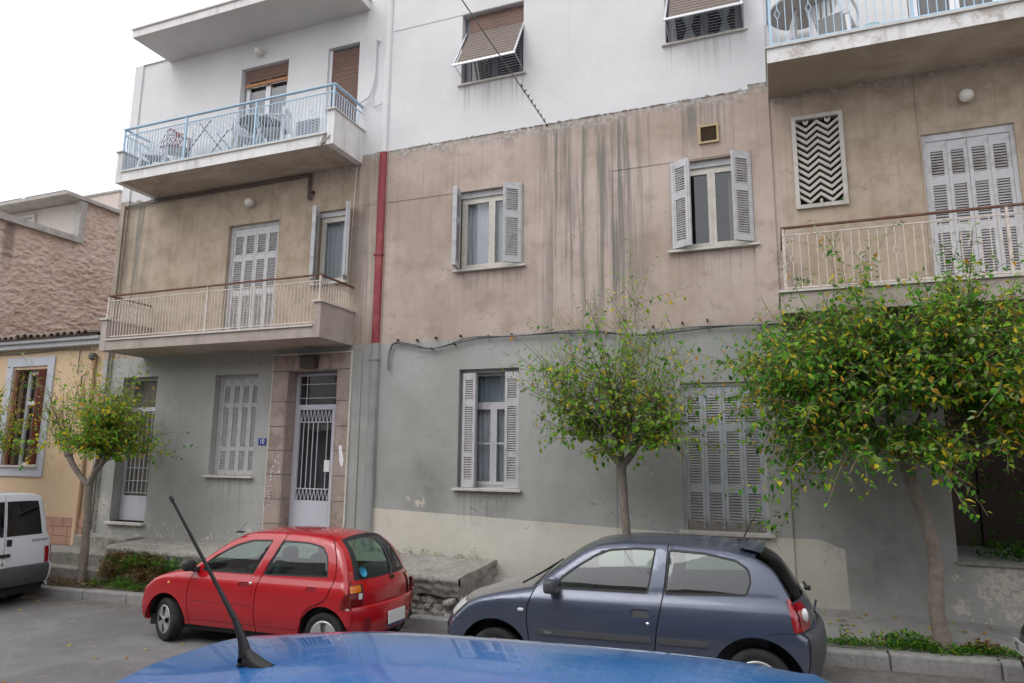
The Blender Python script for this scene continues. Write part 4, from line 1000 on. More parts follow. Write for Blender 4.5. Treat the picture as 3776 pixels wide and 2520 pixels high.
        for k,x in enumerate(wheels):
            for sg in (-1,1):
                t = MB(); h = ty/2
                t.lathe([(wr*.66,-h*.85),(wr*.80,-h),(wr*.95,-h*.95),(wr,-h*.72),(wr,h*.72),(wr*.95,h*.95),(wr*.80,h),(wr*.66,h*.85)],40)
                for q in (-.35,0,.35): t.lathe([(wr+.0015,q*h-.004),(wr+.0015,q*h+.004)],40,m=1)
                o = t.build("wheel", [RUBBER,BLACKP], s.root, (x,sg*(W-h-.03),wr), (steer if k == 0 else 0)+(0 if sg < 0 else pi)); o.name = "wheel"
                rimf(o, wr, h)
    def cabin(s, x0, x1, W, belt, dash, seats, rear=True, wheel=True, cloth=FABRIC):
        b = MB(); y = W-.145
        for sg in (-1,1): b.face((x0,sg*y,.3),(x1,sg*y,.3),(x1,sg*y,belt-.03),(x0,sg*y,belt-.03))
        b.face((x0,-y,.33),(x1,-y,.33),(x1,y,.33),(x0,y,.33)); b.face((x1,-y,.3),(x1,y,.3),(x1,y,belt-.10),(x1,-y,belt-.10))
        b.build("cabin_trim", BLACKP, s.root)
        b = MB(); b.grid(lambda u,v: (dash+.42*(u-.5), -y+2*y*v, belt-.03-.10*(2*u-1)**2+.03*cos((v-.25)*9)),8,16); b.face((dash+.2,-y,.35),(dash+.2,y,.35),(dash+.2,y,belt-.13),(dash+.2,-y,belt-.13)); b.build("dashboard", BLACKP, s.root)
        for sx in seats:
            for sg in (-1,1):
                b = MB(); b.blob((sx-.08,sg*.34,.50),.26,.23,.10,.55); b.blob((sx+.17,sg*.34,.75),.075,.22,.30,.5); o = b.build("seat", cloth, s.root)
                b = MB(); b.blob((sx+.225,sg*.34,1.10),.045,.125,.095,.6); b.build("headrest", cloth, o)
        if rear:
            b = MB(); b.blob((x1-.30,0,.52),.26,y-.04,.10,.5); b.blob((x1-.10,0,.74),.07,y-.04,.24,.45); b.build("rear_seat", cloth, s.root)
        if wheel:
            b = MB(); c = Vector((dash+.36,-.34,belt-.06)); ax = Vector((.88,0,.47)).normalized(); u = Vector((0,1,0)); w_ = ax.cross(u)
            ring = [c+(u*cos(q)+w_*sin(q))*.185 for q in np.linspace(0,2*pi,25)]; b.tube(ring,.016,8,cap=False)
            for q in (.3,pi-.3,-pi/2): b.bar(c,c+(u*cos(q)+w_*sin(q))*.18,.03,.015)
            b.tube([c,c-ax*.2],.03,8); b.build("steering_wheel", BLACKP, s.root)

def hubcap(o, wr, h):
    b = MB(); R = wr*.67; b.lathe([(R,-h*.85),(R*.98,-h*.55),(R*.3,-h*.50)],32)
    b.lathe([(R*1.0,-h*.86),(R*1.02,-h*.93),(R*.88,-h*.90)],32)
    for k in range(4):
        a = pi/4+k*pi/2; P = []
        for q,rr in ((-.52,.86),(-.26,.90),(0,.91),(.26,.90),(.52,.86),(.44,.5),(.7,.16),(0,.02),(-.7,.16),(-.44,.5)): P.append((R*rr*cos(a+q),-h*(.90 if rr > .6 else 1.02),R*rr*sin(a+q)))
        b.add(P,[range(len(P))])
    b.lathe([(0,-h*1.04),(R*.2,-h*1.03),(R*.24,-h*.9)],20); b.build("hubcap", SILVER, o)
def alloy(o, wr, h):
    b = MB(); R = wr*.67; b.lathe([(R,-h*.85),(R*.9,-h*.3),(R*.3,-h*.25)],32,m=1); b.lathe([(R*1.0,-h*.86),(R*1.03,-h*.95),(R*.9,-h*.92),(R*.88,-h*.6)],32)
    for k in range(6):
        a = k*pi/3; b.bar((R*.1*cos(a),-h*.82,R*.1*sin(a)),(R*.95*cos(a),-h*.85,R*.95*sin(a)),R*.26,h*.25,up=(0,1,0))
    b.lathe([(0,-h*.98),(R*.2,-h*.97),(R*.28,-h*.7)],20); b.build("rim", [SILVER,BLACKP], o)
def Wmaker(Wm, belt, k, kq, xf, af, xr, ar, low=.10, sh=.05):
    def W(x, z):
        w = Wm-low*max(0,(.5-z)/.4)**2-sh*max(0,min(z,belt)-.62)**2/.12
        w -= .030*min(1,max(0,(z-belt+.13)/.13))**2
        if z > belt: w -= k*(z-belt)+kq*(z-belt)**2
        if x < xf: w -= af*((xf-x)/.7)**2
        if x > xr: w -= ar*((x-xr)/.7)**2
        return w
    return W
LAMPR = mat("red_lens", (.30,.005,.010), .12, .1, 30, coat=1.0); LAMPO = mat("orange_lens", (.62,.16,.01), .15, .1, 30, coat=1.0)
LAMPC = mat("clear_lens", (.62,.64,.66), .12, .1, 25, coat=1.0); PLATE = mat("plate_white", (.82,.82,.82), .4, .02); CHROME = mat("chrome", (.75,.76,.78), .12, .03, metal=1.0)
def road_root(nm, label, x0, yc, rz=0, cat="car"):
    o = empty(nm, label, cat, (x0,yc,road(x0))); o.rotation_euler = (0,(-.021 if rz == 0 else .021),rz); return o
def mirror_part(c, x, z, y, m, sg):
    b = MB(); b.blob((x,sg*(y+.085),z),.055,.085,.065,.6); b.blob((x+.03,sg*(y+.01),z-.05),.04,.06,.03,.7); b.build("wing_mirror", m, c.root)
def wiper(c, pts, parent=None):
    b = MB()
    for a,q in zip(pts[:-1],pts[1:]): b.bar(a,q,.014,.016)
    b.build("wiper", BLACKP, parent or c.root)

# ---------------------------------------------------------------- red hatchback
REDC = carpaint("red_car_paint", (.43,.003,.010), .0, .26, .025, (.22,.05,.045))
R_ = road_root("red_hatchback", "small red five door hatchback with white number plate, front wheel turned", -7.70, 7.70)
R_.rotation_euler[2] = -.045; R_.location.x = -7.80; R_.scale = (1.045,1,1)
seg = [("front_bumper",[(-.10,.22,.05,0),(-.19,.30,.11,0),(-.225,.44,.15,0),(-.20,.55,.15,0)]),
 ("nose",[(-.20,.55,.15,0),(-.16,.64,.14,0),(-.07,.725,.13,-.01)]),
 ("hood",[(-.07,.725,.13,-.01),(.12,.80,.06,-.015),(.36,.865,.02,-.02),(.58,.905,.10,-.015)]),
 ("windscreen",[(.58,.905,.10,-.015),(.85,1.095,.10,-.01),(1.10,1.25,.08,-.015),(1.28,1.345,.07,-.02)]),
 ("roof",[(1.28,1.345,.07,-.02),(1.6,1.392,0,-.03),(2.1,1.40,0,-.035),(2.5,1.385,0,-.04),(2.79,1.345,-.03,-.05)]),
 ("rear_window",[(2.79,1.345,-.03,-.05),(2.95,1.20,-.06,-.02),(3.07,1.02,-.08,-.005),(3.14,.87,-.10,0)]),
 ("tailgate",[(3.14,.87,-.10,0),(3.20,.74,-.12,0),(3.205,.60,-.12,0)]),
 ("rear_bumper",[(3.205,.60,-.12,0),(3.265,.575,-.14,0),(3.28,.42,-.15,0),(3.245,.29,-.15,0),(3.19,.24,-.15,0)])]
C = Car(R_, seg, Wmaker(.70,.86,.28,.25,.45,.05,2.7,.04), .055, 2.4, [(.375,.27,.325),(2.77,.27,.33)], .24, REDC)
g1 = [(.83,.93),(.76,.74),(.745,.53),(.79,.22)]; g2 = [(2.06,1.40),(1.95,1.12),(1.85,.88),(1.80,.56),(1.82,.22)]; g3 = [(2.50,1.40),(2.70,1.31),(2.80,1.20),(2.86,1.05),(2.88,.90),(2.83,.72),(2.76,.645),(2.62,.585),(2.50,.48),(2.43,.22)]
d1 = [tuple(q) for q in crom(g1,5)]+[tuple(q) for q in crom(g2,5)][::-1]; d2 = [tuple(q) for q in crom(g2,5)]+[tuple(q) for q in crom(g3,5)][::-1]
w1 = [(.90,.885),(.965,1.01),(1.15,1.125),(1.33,1.215),(1.55,1.275),(1.87,1.285),(1.72,.885)]; w2 = [(1.86,.885),(2.01,1.285),(2.40,1.275),(2.62,1.235),(2.72,1.14),(2.79,.905)]
hd = lambda x: roundp([(x,.73),(x+.17,.73),(x+.17,.80),(x,.80)],.03)
C.sides([(w1,0),(w2,1)],[g1,g2,g3],[("front_door",d1),("rear_door",d2)],
 [("handle",roundp([(1.545,.742),(1.69,.742),(1.69,.80),(1.545,.80)],.025),mat("red_shadow_handle",(.20,.006,.012),.4),-.010,0),("handle",roundp([(2.53,.742),(2.68,.742),(2.68,.80),(2.53,.80)],.025),mat("red_handle",(.26,.007,.014),.4),-.010,1),
  ("rub_line",strip_poly([(.78,.535),(1.3,.535),(1.79,.535)],.006),GREYPL,-.004,0),("sill_line",strip_poly([(.80,.305),(1.6,.31),(2.42,.31)],.006),BLACKP,-.004,None)])
C.seg_part("front_bumper","front_bumper",REDC); C.seg_part("nose","nose_panel",REDC); C.seg_part("hood","bonnet",REDC); C.seg_part("windscreen","windscreen",CARGLASS); C.seg_part("roof","roof",REDC)
f0,f1 = C.seg["rear_window"]; TG = C.seg_part("tailgate","tailgate",REDC)
L = f1-f0
for nm,a,b_,t0,t1,m,pa in (("rear_pillar",0,1,-1,-.90,REDC,R_),("rear_pillar",0,1,.90,1,REDC,R_),("window_surround",0,1,-.90,-.76,BLACKP,TG),("window_surround",0,1,.76,.90,BLACKP,TG),("window_surround",0,.10,-.76,.76,BLACKP,TG),("window_surround",.90,1,-.76,.76,BLACKP,TG),("rear_window",.10,.90,-.76,.76,CARGLASS,TG)):
    C.patch(nm,f0+L*a,f0+L*b_,t0,t1,m,0,pa,14,16)
C.seg_part("rear_bumper","rear_bumper",REDC)
fb0,fb1 = C.seg["rear_bumper"]; ft0,ft1 = C.seg["tailgate"]
C.patch("bumper_gap",fb0-.25,fb0+.35,-.97,.97,BLACKP,.004,R_,3,24); C.patch("tailgate_gap",ft0,ft1,-.985,-.965,BLACKP,.003,R_,10,2)
for sg in (-1,1):
    lp = roundp([(3.005,.575),(3.02,.68),(3.06,.745),(3.10,.76),(3.14,.60),(3.10,.575)],.02); V,F = C.side_tri([lp],.016); lo = C.mesh_side("tail_light",V,F,mat("dark_red_lens",(.16,.003,.006),.12,.1,30,coat=1.0),sg,.008,.02)
    ta, tb = (-1,-.76) if sg < 0 else (.76,1)
    C.patch("lamp_housing",ft0+(ft1-ft0)*.16,ft1-.15,sg*1.0,sg*.735,BLACKP,.007,lo,10,10); C.patch("lens_red",ft0+(ft1-ft0)*.50,ft1-.5,sg*1.0,sg*.76,mat("dark_red_lens",(.16,.003,.006),.12,.1,30,coat=1.0),.013,lo,8,10); C.patch("lens_orange",ft0+(ft1-ft0)*.20,ft0+(ft1-ft0)*.48,sg*1.0,sg*.78,LAMPO,.013,lo,6,10)
    C.patch("lens_clear",ft0+(ft1-ft0)*.52,ft0+(ft1-ft0)*.74,sg*.84,sg*.765,LAMPC,.016,lo,4,4)
    C.patch("headlight",C.seg["nose"][0]+2,C.seg["nose"][1]-2,sg*1.0,sg*.62,LAMPC,.008,R_,6,8)
    mirror_part(C,.80,.955,.655,BLACKP,sg)
    b = MB(); b.lathe([(0,-.012),(.022,-.008),(.026,.01)],12,(.42,-.0,.72)); o = b.build("side_repeater",LAMPO,R_,(0,sg*.690,0),0 if sg < 0 else 0)
C.patch("reflector",fb0+(fb1-fb0)*.42,fb0+(fb1-fb0)*.68,-.80,-.66,mat("reflector",(.20,.01,.02),.3),.005,R_,4,4); C.patch("reflector",fb0+(fb1-fb0)*.42,fb0+(fb1-fb0)*.68,.66,.80,mat("reflector",(.20,.01,.02),.3),.005,R_,4,4)
b = MB(); b.box(3.286,3.298,-.16,.19,.345,.485); b.box(3.284,3.299,-.165,.195,.32,.345,m=1); b.build("number_plate",[PLATE,mat("plate_blue",(.05,.06,.16),.4)],R_)
wiper(C,[(3.15,.10,.86),(3.12,.16,.97),(3.00,.22,1.18)],TG); b = MB(); b.blob((3.165,.10,.84),.02,.03,.02); b.build("wiper_hub",BLACKP,TG)
b = MB(); b.lathe([(0,0),(.075,0),(.075,.004)],24,(0,0,0),'x'); o = b.build("blue_sticker",mat("sticker_blue",(.03,.30,.50),.4),TG,(3.09,-.39,.955)); o.rotation_euler = (0,-.38,0); o.scale=(1,.85,.8)
b = MB(); b.lathe([(0,0),(.018,0),(.018,.006)],14,(0,0,0),'x'); b.build("tailgate_lock",CHROME,TG,(3.20,.10,.70))
b = MB(); b.lathe([(0,-.008),(.016,-.008),(.018,.01)],12,(1.73,-.695,.79)); b.build("door_lock",CHROME,R_)
b = MB(); b.box(1.0,1.10,-.71,-.70,.845,.875); 
C.cabin(.62,2.95,.70,.86,.86,(1.78,),True,True); C.under(-.05,3.15,.70,(.37,2.77),.262,hubcap,steer=-.33)
b = MB(); b.blob((1.22,.0,1.27),.02,.10,.03,.6); b.build("rear_view_mirror",BLACKP,R_)
b = MB(); b.tube([(2.9,.25,.27),(3.18,.25,.24)],.05,12); b.build("exhaust_silencer",GREYPL,R_)
b = MB(); b.box(1.28,1.36,-.50,-.44,1.352,1.37); b.tube([(1.30,-.47,1.37),(1.47,-.50,1.50)],.0025,5); b.build("aerial",BLACKP,R_)

# ---------------------------------------------------------------- slate blue three door hatchback
SLATEC = carpaint("slate_metallic", (.070,.086,.135), .4, .28, .06, (.16,.165,.19))
R_ = road_root("slate_hatchback", "slate blue three door hatchback with grey mirror parked under the middle tree", -3.20, 7.42)
seg = [("front_bumper",[(-.14,.2,.20,0),(-.215,.3,.20,0),(-.245,.45,.21,0),(-.235,.57,.21,0),(-.195,.645,.20,0)]),
 ("nose",[(-.195,.645,.20,0),(-.12,.735,.22,0),(.0,.815,.19,0)]),
 ("hood",[(.0,.815,.19,0),(.22,.875,.10,-.005),(.5,.93,.05,-.005),(.72,.965,.14,.015)]),
 ("windscreen",[(.72,.965,.14,.015),(1.0,1.165,.12,0),(1.25,1.325,.09,-.01),(1.42,1.40,.07,-.015)]),
 ("roof",[(1.42,1.40,.07,-.015),(1.72,1.44,.0,-.025),(2.2,1.445,0,-.03),(2.7,1.42,0,-.035),(3.02,1.37,-.04,-.045)]),
 ("rear_window",[(3.02,1.37,-.04,-.045),(3.20,1.245,-.07,-.02),(3.33,1.04,-.09,0),(3.375,.97,-.11,0)]),
 ("tailgate",[(3.375,.97,-.11,0),(3.44,.87,-.13,0),(3.46,.74,-.14,0)]),
 ("rear_bumper",[(3.46,.74,-.14,0),(3.53,.68,-.15,0),(3.535,.5,-.16,0),(3.48,.3,-.16,0),(3.43,.22,-.16,0)])]
C = Car(R_, seg, Wmaker(.82,.97,.36,.22,.45,.06,2.9,.05), .06, 2.4, [(.49,.30,.385),(2.95,.30,.39)], .21, SLATEC)
g1 = [(.93,1.03),(.855,.85),(.84,.70),(.86,.55),(.885,.19)]; g2 = [(2.20,1.45),(2.18,1.14),(2.15,.93),(2.085,.59),(2.06,.19)]
d1 = [tuple(q) for q in crom(g1,5)]+[tuple(q) for q in crom(g2,5)][::-1]
w1 = [(1.10,.985),(1.16,1.09),(1.30,1.19),(1.50,1.31),(1.64,1.36),(1.9,1.38),(2.09,1.375),(2.045,1.10),(2.02,.985)]; w2 = [(2.205,1.375),(2.55,1.355),(2.82,1.305),(2.93,1.23),(2.945,1.12),(2.90,1.01),(2.17,.985)]
C.sides([(w1,0),(w2,None)],[g1,g2],[("front_door",d1)],
 [("handle",roundp([(1.87,.785),(2.04,.785),(2.04,.855),(1.87,.855)],.034),GREYPL,-.010,0),("rub_strip",roundp([(.95,.575),(2.05,.575),(2.05,.625),(.95,.625)],.02),GREYPL,.012,0),("rub_strip",roundp([(2.11,.575),(2.55,.575),(2.55,.625),(2.11,.625)],.02),GREYPL,.012,None),
  ("bumper_line",strip_poly([(3.05,.72),(3.2,.735),(3.33,.735)],.006),BLACKP,-.004,None),("bumper_line",strip_poly([(-.03,.66),(.05,.665),(.16,.655)],.006),BLACKP,-.004,None)])
for nm,pn,m in (("front_bumper","front_bumper",SLATEC),("nose","nose_panel",SLATEC),("hood","bonnet",SLATEC),("windscreen","windscreen",CARGLASS),("roof","roof",SLATEC)): C.seg_part(nm,pn,m)
TG = C.seg_part("tailgate","tailgate",SLATEC); C.seg_part("rear_window","rear_window",DARKGLASS,-1,1,TG); C.seg_part("rear_bumper","rear_bumper",SLATEC)
fb0,fb1 = C.seg["rear_bumper"]; C.patch("bumper_insert",fb0+2,fb1-6,-1,1,GREYPL,.008,R_,14,24); ff0,ff1 = C.seg["front_bumper"]; C.patch("bumper_insert",ff0+5,ff1-8,-1,1,GREYPL,.008,R_,10,24)
for sg in (-1,1):
    lp = roundp([(3.25,1.0),(3.30,.735),(3.42,.73),(3.36,.86)],.02); lp = [(min(x,3.36),z) for x,z in lp]
    V,F = C.side_tri([roundp([(3.225,1.005),(3.27,.745),(3.335,.745),(3.30,.90),(3.255,1.0)],.012)],.016); lo = C.mesh_side("tail_light",V,F,LAMPR,sg,.008,.02)
    ft0,ft1 = C.seg["tailgate"]; ta,tb = (-1,-.72) if sg < 0 else (.72,1)
    C.patch("lens_red",ft0+1,ft1,ta,tb,LAMPR,.010,lo,12,10)
    b = MB(); b.blob((3.365,sg*.64,.865),.03,.05,.06,.9); b.build("lens_clear",LAMPC,lo)
    fn0,fn1 = C.seg["nose"]; C.patch("headlight",fn0+2,fn1-1,sg*1.0,sg*.60,LAMPC,.008,R_,10,10)
    mirror_part(C,1.10,1.025,.775,GREYPL,sg)
    b = MB(); b.blob((.78,sg*.812,.785),.032,.012,.016,.6); b.build("side_repeater",LAMPC,R_)
b = MB(); b.lathe([(0,-.01),(.016,-.01),(.018,.012)],12,(2.02,-.808,.735)); b.build("door_lock",CHROME,R_)
tm = text_mesh("16v",.045,"trim_badge",mat("badge_grey",(.30,.31,.33),.4)); inst("trim_badge",tm,R_,(1.06,-.836,.60),(pi/2,0,0),(1.3,1,1))
b = MB(); b.grid(lambda u,v: C.wrap(C.seg["roof"][1]-4+5*u,-.9+1.8*v,.03+.01*u),6,20); b.build("roof_spoiler",SLATEC,TG)
b = MB(); b.blob((2.86,0,1.425),.06,.02,.018,.8); b.tube([(2.86,0,1.43),(3.00,.0,1.68)],[.007,.003],6); b.build("roof_aerial",BLACKP,R_)
wiper(C,[(.70,-.52,.985),(.85,-.40,1.065),(1.0,-.05,1.17)]); wiper(C,[(.69,-.05,.99),(.84,.1,1.07),(.98,.45,1.16)])
b = MB(); b.blob((3.42,.02,.99),.03,.03,.022); b.bar((3.42,.02,.99),(3.39,.16,1.02),.014,.016); b.build("rear_wiper",BLACKP,TG)
b = MB(); b.obox((3.472,.0,.84),(.010,0,0),(0,.035,0),(.012,0,.05)); b.build("diamond_badge",CHROME,TG)
C.cabin(.75,3.05,.82,.97,1.0,(1.95,),True,True); C.under(-.05,3.4,.82,(.49,2.95),.292,alloy)
b = MB(); b.blob((1.36,0,1.30),.02,.10,.035,.6); b.build("rear_view_mirror",BLACKP,R_)

# ---------------------------------------------------------------- white van at the left edge (its back faces us)
WHITEC = carpaint("white_van_paint",(.72,.74,.79),0,.35,.025,(.45,.43,.40))
R_ = road_root("white_van","white panel van with black rear windows at the left edge", -15.72, 7.66, 0, "van")
seg = [("front_bumper",[(-.1,.22,.2,0),(-.2,.35,.2,0),(-.2,.6,.2,0)]),("nose",[(-.2,.6,.2,0),(-.12,.85,.2,0),(.05,.98,.15,0)]),
 ("hood",[(.05,.98,.15,0),(.4,1.08,.05,0),(.75,1.13,.1,0)]),("windscreen",[(.75,1.13,.1,0),(1.1,1.45,.1,0),(1.45,1.72,.08,-.02)]),
 ("roof",[(1.45,1.72,.08,-.02),(2.0,1.80,0,-.03),(3.0,1.81,0,-.035),(3.85,1.79,0,-.04),(3.98,1.765,-.01,-.05)]),
 ("back",[(3.98,1.765,-.01,-.05),(4.03,1.6,-.02,0),(4.08,1.2,-.03,0),(4.10,.9,-.03,0),(4.10,.62,-.03,0)]),
 ("rear_bumper",[(4.10,.62,-.03,0),(4.17,.60,-.05,0),(4.19,.45,-.07,0),(4.15,.32,-.07,0)])]
C = Car(R_, seg, Wmaker(.84,1.12,.12,.10,.45,.06,3.6,.03,.08,.03), .07, 3.0, [(.62,.30,.36),(3.36,.30,.36)], .25, WHITEC)
g1 = [(.85,1.2),(.8,.8),(.85,.24)]; g2 = [(1.95,1.85),(1.95,1.1),(1.93,.24)]; d1 = [tuple(q) for q in crom(g1,5)]+[tuple(q) for q in crom(g2,5)][::-1]
C.sides([([(1.05,1.16),(1.25,1.35),(1.5,1.6),(1.85,1.66),(1.85,1.16)],0)],[g1,g2],[("front_door",d1)],[("rub_strip",roundp([(.95,.48),(3.0,.48),(3.0,.54),(.95,.54)],.02),GREYPL,.012,None)])
for nm,pn,m in (("front_bumper","front_bumper",GREYPL),("nose","nose_panel",WHITEC),("hood","bonnet",WHITEC),("windscreen","windscreen",CARGLASS),("roof","roof",WHITEC),("rear_bumper","rear_bumper",GREYPL)): C.seg_part(nm,pn,m)
f0,f1 = C.seg["back"]; L = f1-f0
for sg in (-1,1):
    dr = C.patch("rear_door",f0,f1,sg*.006,sg*1.0,WHITEC,0,R_,28,20)
    C.patch("window_glass",f0+L*.21,f0+L*.565,sg*.05,sg*.90,DARKGLASS,.004,dr,16,14); C.patch("window_seal",f0+L*.195,f0+L*.58,sg*.035,sg*.92,BLACKP,.001,dr,16,14)
    lo = C.patch("tail_light",f0+L*.76,f0+L*.995,sg*.90,sg*1.0,LAMPR,.012,R_,10,6); C.side_patch("tail_light_side",roundp([(4.0,.63),(4.0,.90),(4.058,.90),(4.062,.63)],.01),LAMPR,.010,sg,lo)
b = MB(); b.box(4.088,4.12,.03,.10,.95,1.05); b.build("door_handle",BLACKP,R_)
b = MB(); b.box(4.108,4.125,-.30,.02,.62,.74); b.build("number_plate",PLATE,R_)
tm = text_mesh("6",.11,"plate_number",BLACKP); inst("plate_number",tm,R_,(4.127,-.02,.68),(pi/2,0,pi/2))
b = MB(); b.box(4.105,4.13,-.35,.09,.78,.83); b.build("grab_handle",BLACKP,R_)
tm = text_mesh("PARTNER",.05,"van_lettering",GREYPL); inst("van_lettering",tm,R_,(4.108,.56,1.005),(pi/2,0,pi/2),(1.25,1,1))
C.under(0,4.1,.84,(.62,3.36),.30,hubcap); b = MB(); b.box(.8,4.0,-.74,.74,.3,1.0); b.box(1.9,1.95,-.74,.74,1.0,1.7); b.build("cargo_box",BLACKP,R_)

# ---------------------------------------------------------------- bright blue car right in front of the camera, and a dark red one at the right edge
def hatch(root, paint, hgt, W=.83, ln=1.0, glassm=CARGLASS, ext=0.):
    k = hgt/1.445
    def sx(x): return x*ln+ext*max(0,min(1,(x-1.45)/1.5))
    def S(L): return [(sx(x),z*k,dx*ln,dz*k) for x,z,dx,dz in L]
    seg = [("front_bumper",S([(-.14,.2,.20,0),(-.235,.3,.20,0),(-.265,.45,.21,0),(-.25,.57,.21,0),(-.22,.66,.20,0)])),
     ("nose",S([(-.22,.66,.20,0),(-.17,.74,.22,0),(-.03,.83,.19,0)])),("hood",S([(-.03,.83,.19,0),(.22,.89,.10,-.005),(.5,.94,.05,-.005),(.72,.975,.14,.01)])),
     ("windscreen",S([(.72,.975,.14,.01),(1.0,1.17,.12,0),(1.25,1.325,.09,-.01),(1.42,1.395,.07,-.015)])),
     ("roof",S([(1.42,1.395,.07,-.02),(1.75,1.438,.0,-.03),(2.2,1.445,0,-.035),(2.7,1.435,0,-.04),(3.20,1.385,-.05,-.05)])),
     ("rear_window",S([(3.20,1.385,-.05,-.05),(3.34,1.24,-.07,-.02),(3.43,1.04,-.09,0),(3.46,.97,-.11,0)])),
     ("tailgate",S([(3.46,.97,-.11,0),(3.50,.87,-.13,0),(3.51,.74,-.14,0)])),
     ("rear_bumper",S([(3.51,.74,-.14,0),(3.58,.68,-.15,0),(3.585,.5,-.16,0),(3.53,.3,-.16,0),(3.48,.22,-.16,0)]))]
    C = Car(root, seg, Wmaker(W,.97*k,.30,.18,.45,.06,2.9+ext,.05), .07, 2.6, [(.50*ln,.30,.385),(sx(2.95),.30,.385)], .21, paint)
    def S2(L): return [(sx(x),z*k) for x,z in L]
    g1 = S2([(.93,1.03),(.855,.85),(.84,.70),(.885,.19)]); g2 = S2([(2.12,1.5),(2.05,1.14),(2.02,.93),(1.98,.19)])
    d1 = [tuple(q) for q in crom(g1,5)]+[tuple(q) for q in crom(g2,5)][::-1]
    C.sides([(S2([(1.10,.985),(1.16,1.09),(1.30,1.19),(1.50,1.305),(1.64,1.35),(2.0,1.365),(1.93,.985)]),0),(S2([(2.10,.985),(2.18,1.36),(2.8,1.335),(3.0,1.24),(3.02,1.02)]),None)],[g1,g2],[("front_door",d1)],[("handle",roundp(S2([(1.80,.79),(1.95,.79),(1.95,.84),(1.80,.84)]),.02),BLACKP,-.01,0)])
    for nm,pn,m in (("front_bumper","front_bumper",paint),("nose","nose_panel",paint),("hood","bonnet",paint),("windscreen","windscreen",glassm),("roof","roof",paint),("rear_window","rear_window",glassm),("tailgate","tailgate",paint),("rear_bumper","rear_bumper",paint)): C.seg_part(nm,pn,m)
    fn0,fn1 = C.seg["nose"]; ft0,ft1 = C.seg["tailgate"]
    for sg in (-1,1): C.patch("headlight",fn0+1,fn1-1,sg*1.0,sg*.55,LAMPC,.008,root,10,10); C.patch("tail_light",ft0,ft1,sg*1.0,sg*.7,LAMPR,.010,root,10,10); mirror_part(C,1.05*ln,1.03*k,W-.05,BLACKP,sg)
    C.cabin(.75*ln,sx(3.1),W,.97*k,1.0*ln,(sx(1.95),),True,True); C.under(-.05,sx(3.45),W,(.5*ln,sx(2.95)),.295,hubcap)
    return C
BLX, BLY, BLH = 1.60, 2.24, 1.548
BLUEC = carpaint("bright_blue_paint",(.020,.155,.48),.0,.22,.18,(.22,.38,.56))
R_ = road_root("blue_car","bright blue car roof with stubby aerial right at the bottom edge", BLX, BLY, pi)
C = hatch(R_, BLUEC, BLH, ext=.60)
# aerial: foot lies towards the front of the car, mast leans back
ax_, ay_ = 3.30, .20
fa = min(np.arange(C.seg["roof"][0],C.seg["roof"][1],.1), key=lambda f: abs(C.wrap(f,ay_/.62).x-ax_)); az_ = C.wrap(fa,ay_/.62).z-.006
ab = MB(); ab.grid(lambda u,v: (-.075+.155*u+(.012 if 0 else 0), (.030*sin(pi*min(1,.12+u))**.6)*cos(pi*v), (.012+.085*max(0,u-.05)**1.5*(1 if u < .93 else .9))*sin(pi*v)**.8), 18, 14)
ab.lathe([(.0,0),(.03,0),(.026,.012)],16,(.045,0,0),'z')
ab.tube([(.045,0,.03),(.066,0,.085),(.10,0,.145)],[.024,.015,.0105],12); m0, m1 = Vector((.10,0,.145)), Vector((.435,0,.555)); ab.tube([m0,m0.lerp(m1,.3),m1],[.0105,.0068,.0038],10)
for i in range(52):
    t = .25+.75*i/52; p = m0.lerp(m1,t); r = .0072*(1-t)+.0042*t; dd_ = (m1-m0).normalized()*.0028; ab.tube([p-dd_,p+dd_],r+.0010,8)
ab.tube([m1,m1+(m1-m0).normalized()*.02],.0075,8)
ab.build("roof_aerial", BLACKP, R_, (ax_,ay_,az_))
DREDC = carpaint("dark_red_paint",(.24,.012,.03),.2,.3,.08)
R_ = road_root("dark_red_car","front corner of a dark red car at the right edge", 2.20, 7.45)
C = hatch(R_, DREDC, 1.44)
ff0,ff1 = C.seg["front_bumper"]; fn0,fn1 = C.seg["nose"]; C.patch("grille",fn0-1,fn1-3,-.52,.52,BLACKP,.010,R_,8,12); C.patch("lower_grille",ff0+4,ff0+12,-.7,.7,BLACKP,.008,R_,8,16)
b = MB(); b.box(-.292,-.28,-.26,.26,.50,.61); PLT = b.build("number_plate",mat("plate_grey",(.45,.45,.46),.4,.05),R_); tm = text_mesh("YZ",.085,"plate_letters",BLACKP); inst("plate_letters",tm,PLT,(-.294,.17,.555),(pi/2,0,-pi/2))
C.patch("bumper_insert",ff1-8,ff1-2,-1,1,GREYPL,.006,R_,6,24)

# ================================================================== trees
LG = [leafmat("leaf_green",(.085,.265,.022)), leafmat("leaf_dark",(.042,.145,.020)), leafmat("leaf_lime",(.235,.42,.035)), leafmat("leaf_yellow",(.58,.47,.035)), leafmat("leaf_orange",(.48,.25,.03)), leafmat("leaf_pale",(.26,.35,.15))]
def leaf_geo(mb, p, d, up, L, wd, mi):
    d = d.normalized(); s = d.cross(up)
    if s.length < 1e-4: s = d.orthogonal()
    s.normalize(); n = s.cross(d)
    a = p; t = p+d*L-n*L*.10; m1 = p+d*L*.38
    l1 = m1+s*wd*.5+n*wd*.16; r1 = m1-s*wd*.5+n*wd*.16; m2 = p+d*L*.70; l2 = m2+s*wd*.26+n*wd*.03; r2 = m2-s*wd*.26+n*wd*.03; c = m1+d*L*.05
    b = len(mb.v); mb.v.extend([tuple(q) for q in (a,l1,l2,t,r2,r1,c)])
    mb.f += [[b,b+6,b+1],[b+6,b+2,b+1],[b+6,b+3,b+2],[b,b+5,b+6],[b+6,b+5,b+4],[b+6,b+4,b+3]]; mb.m += [mi]*6; mb.sm += [False]*6
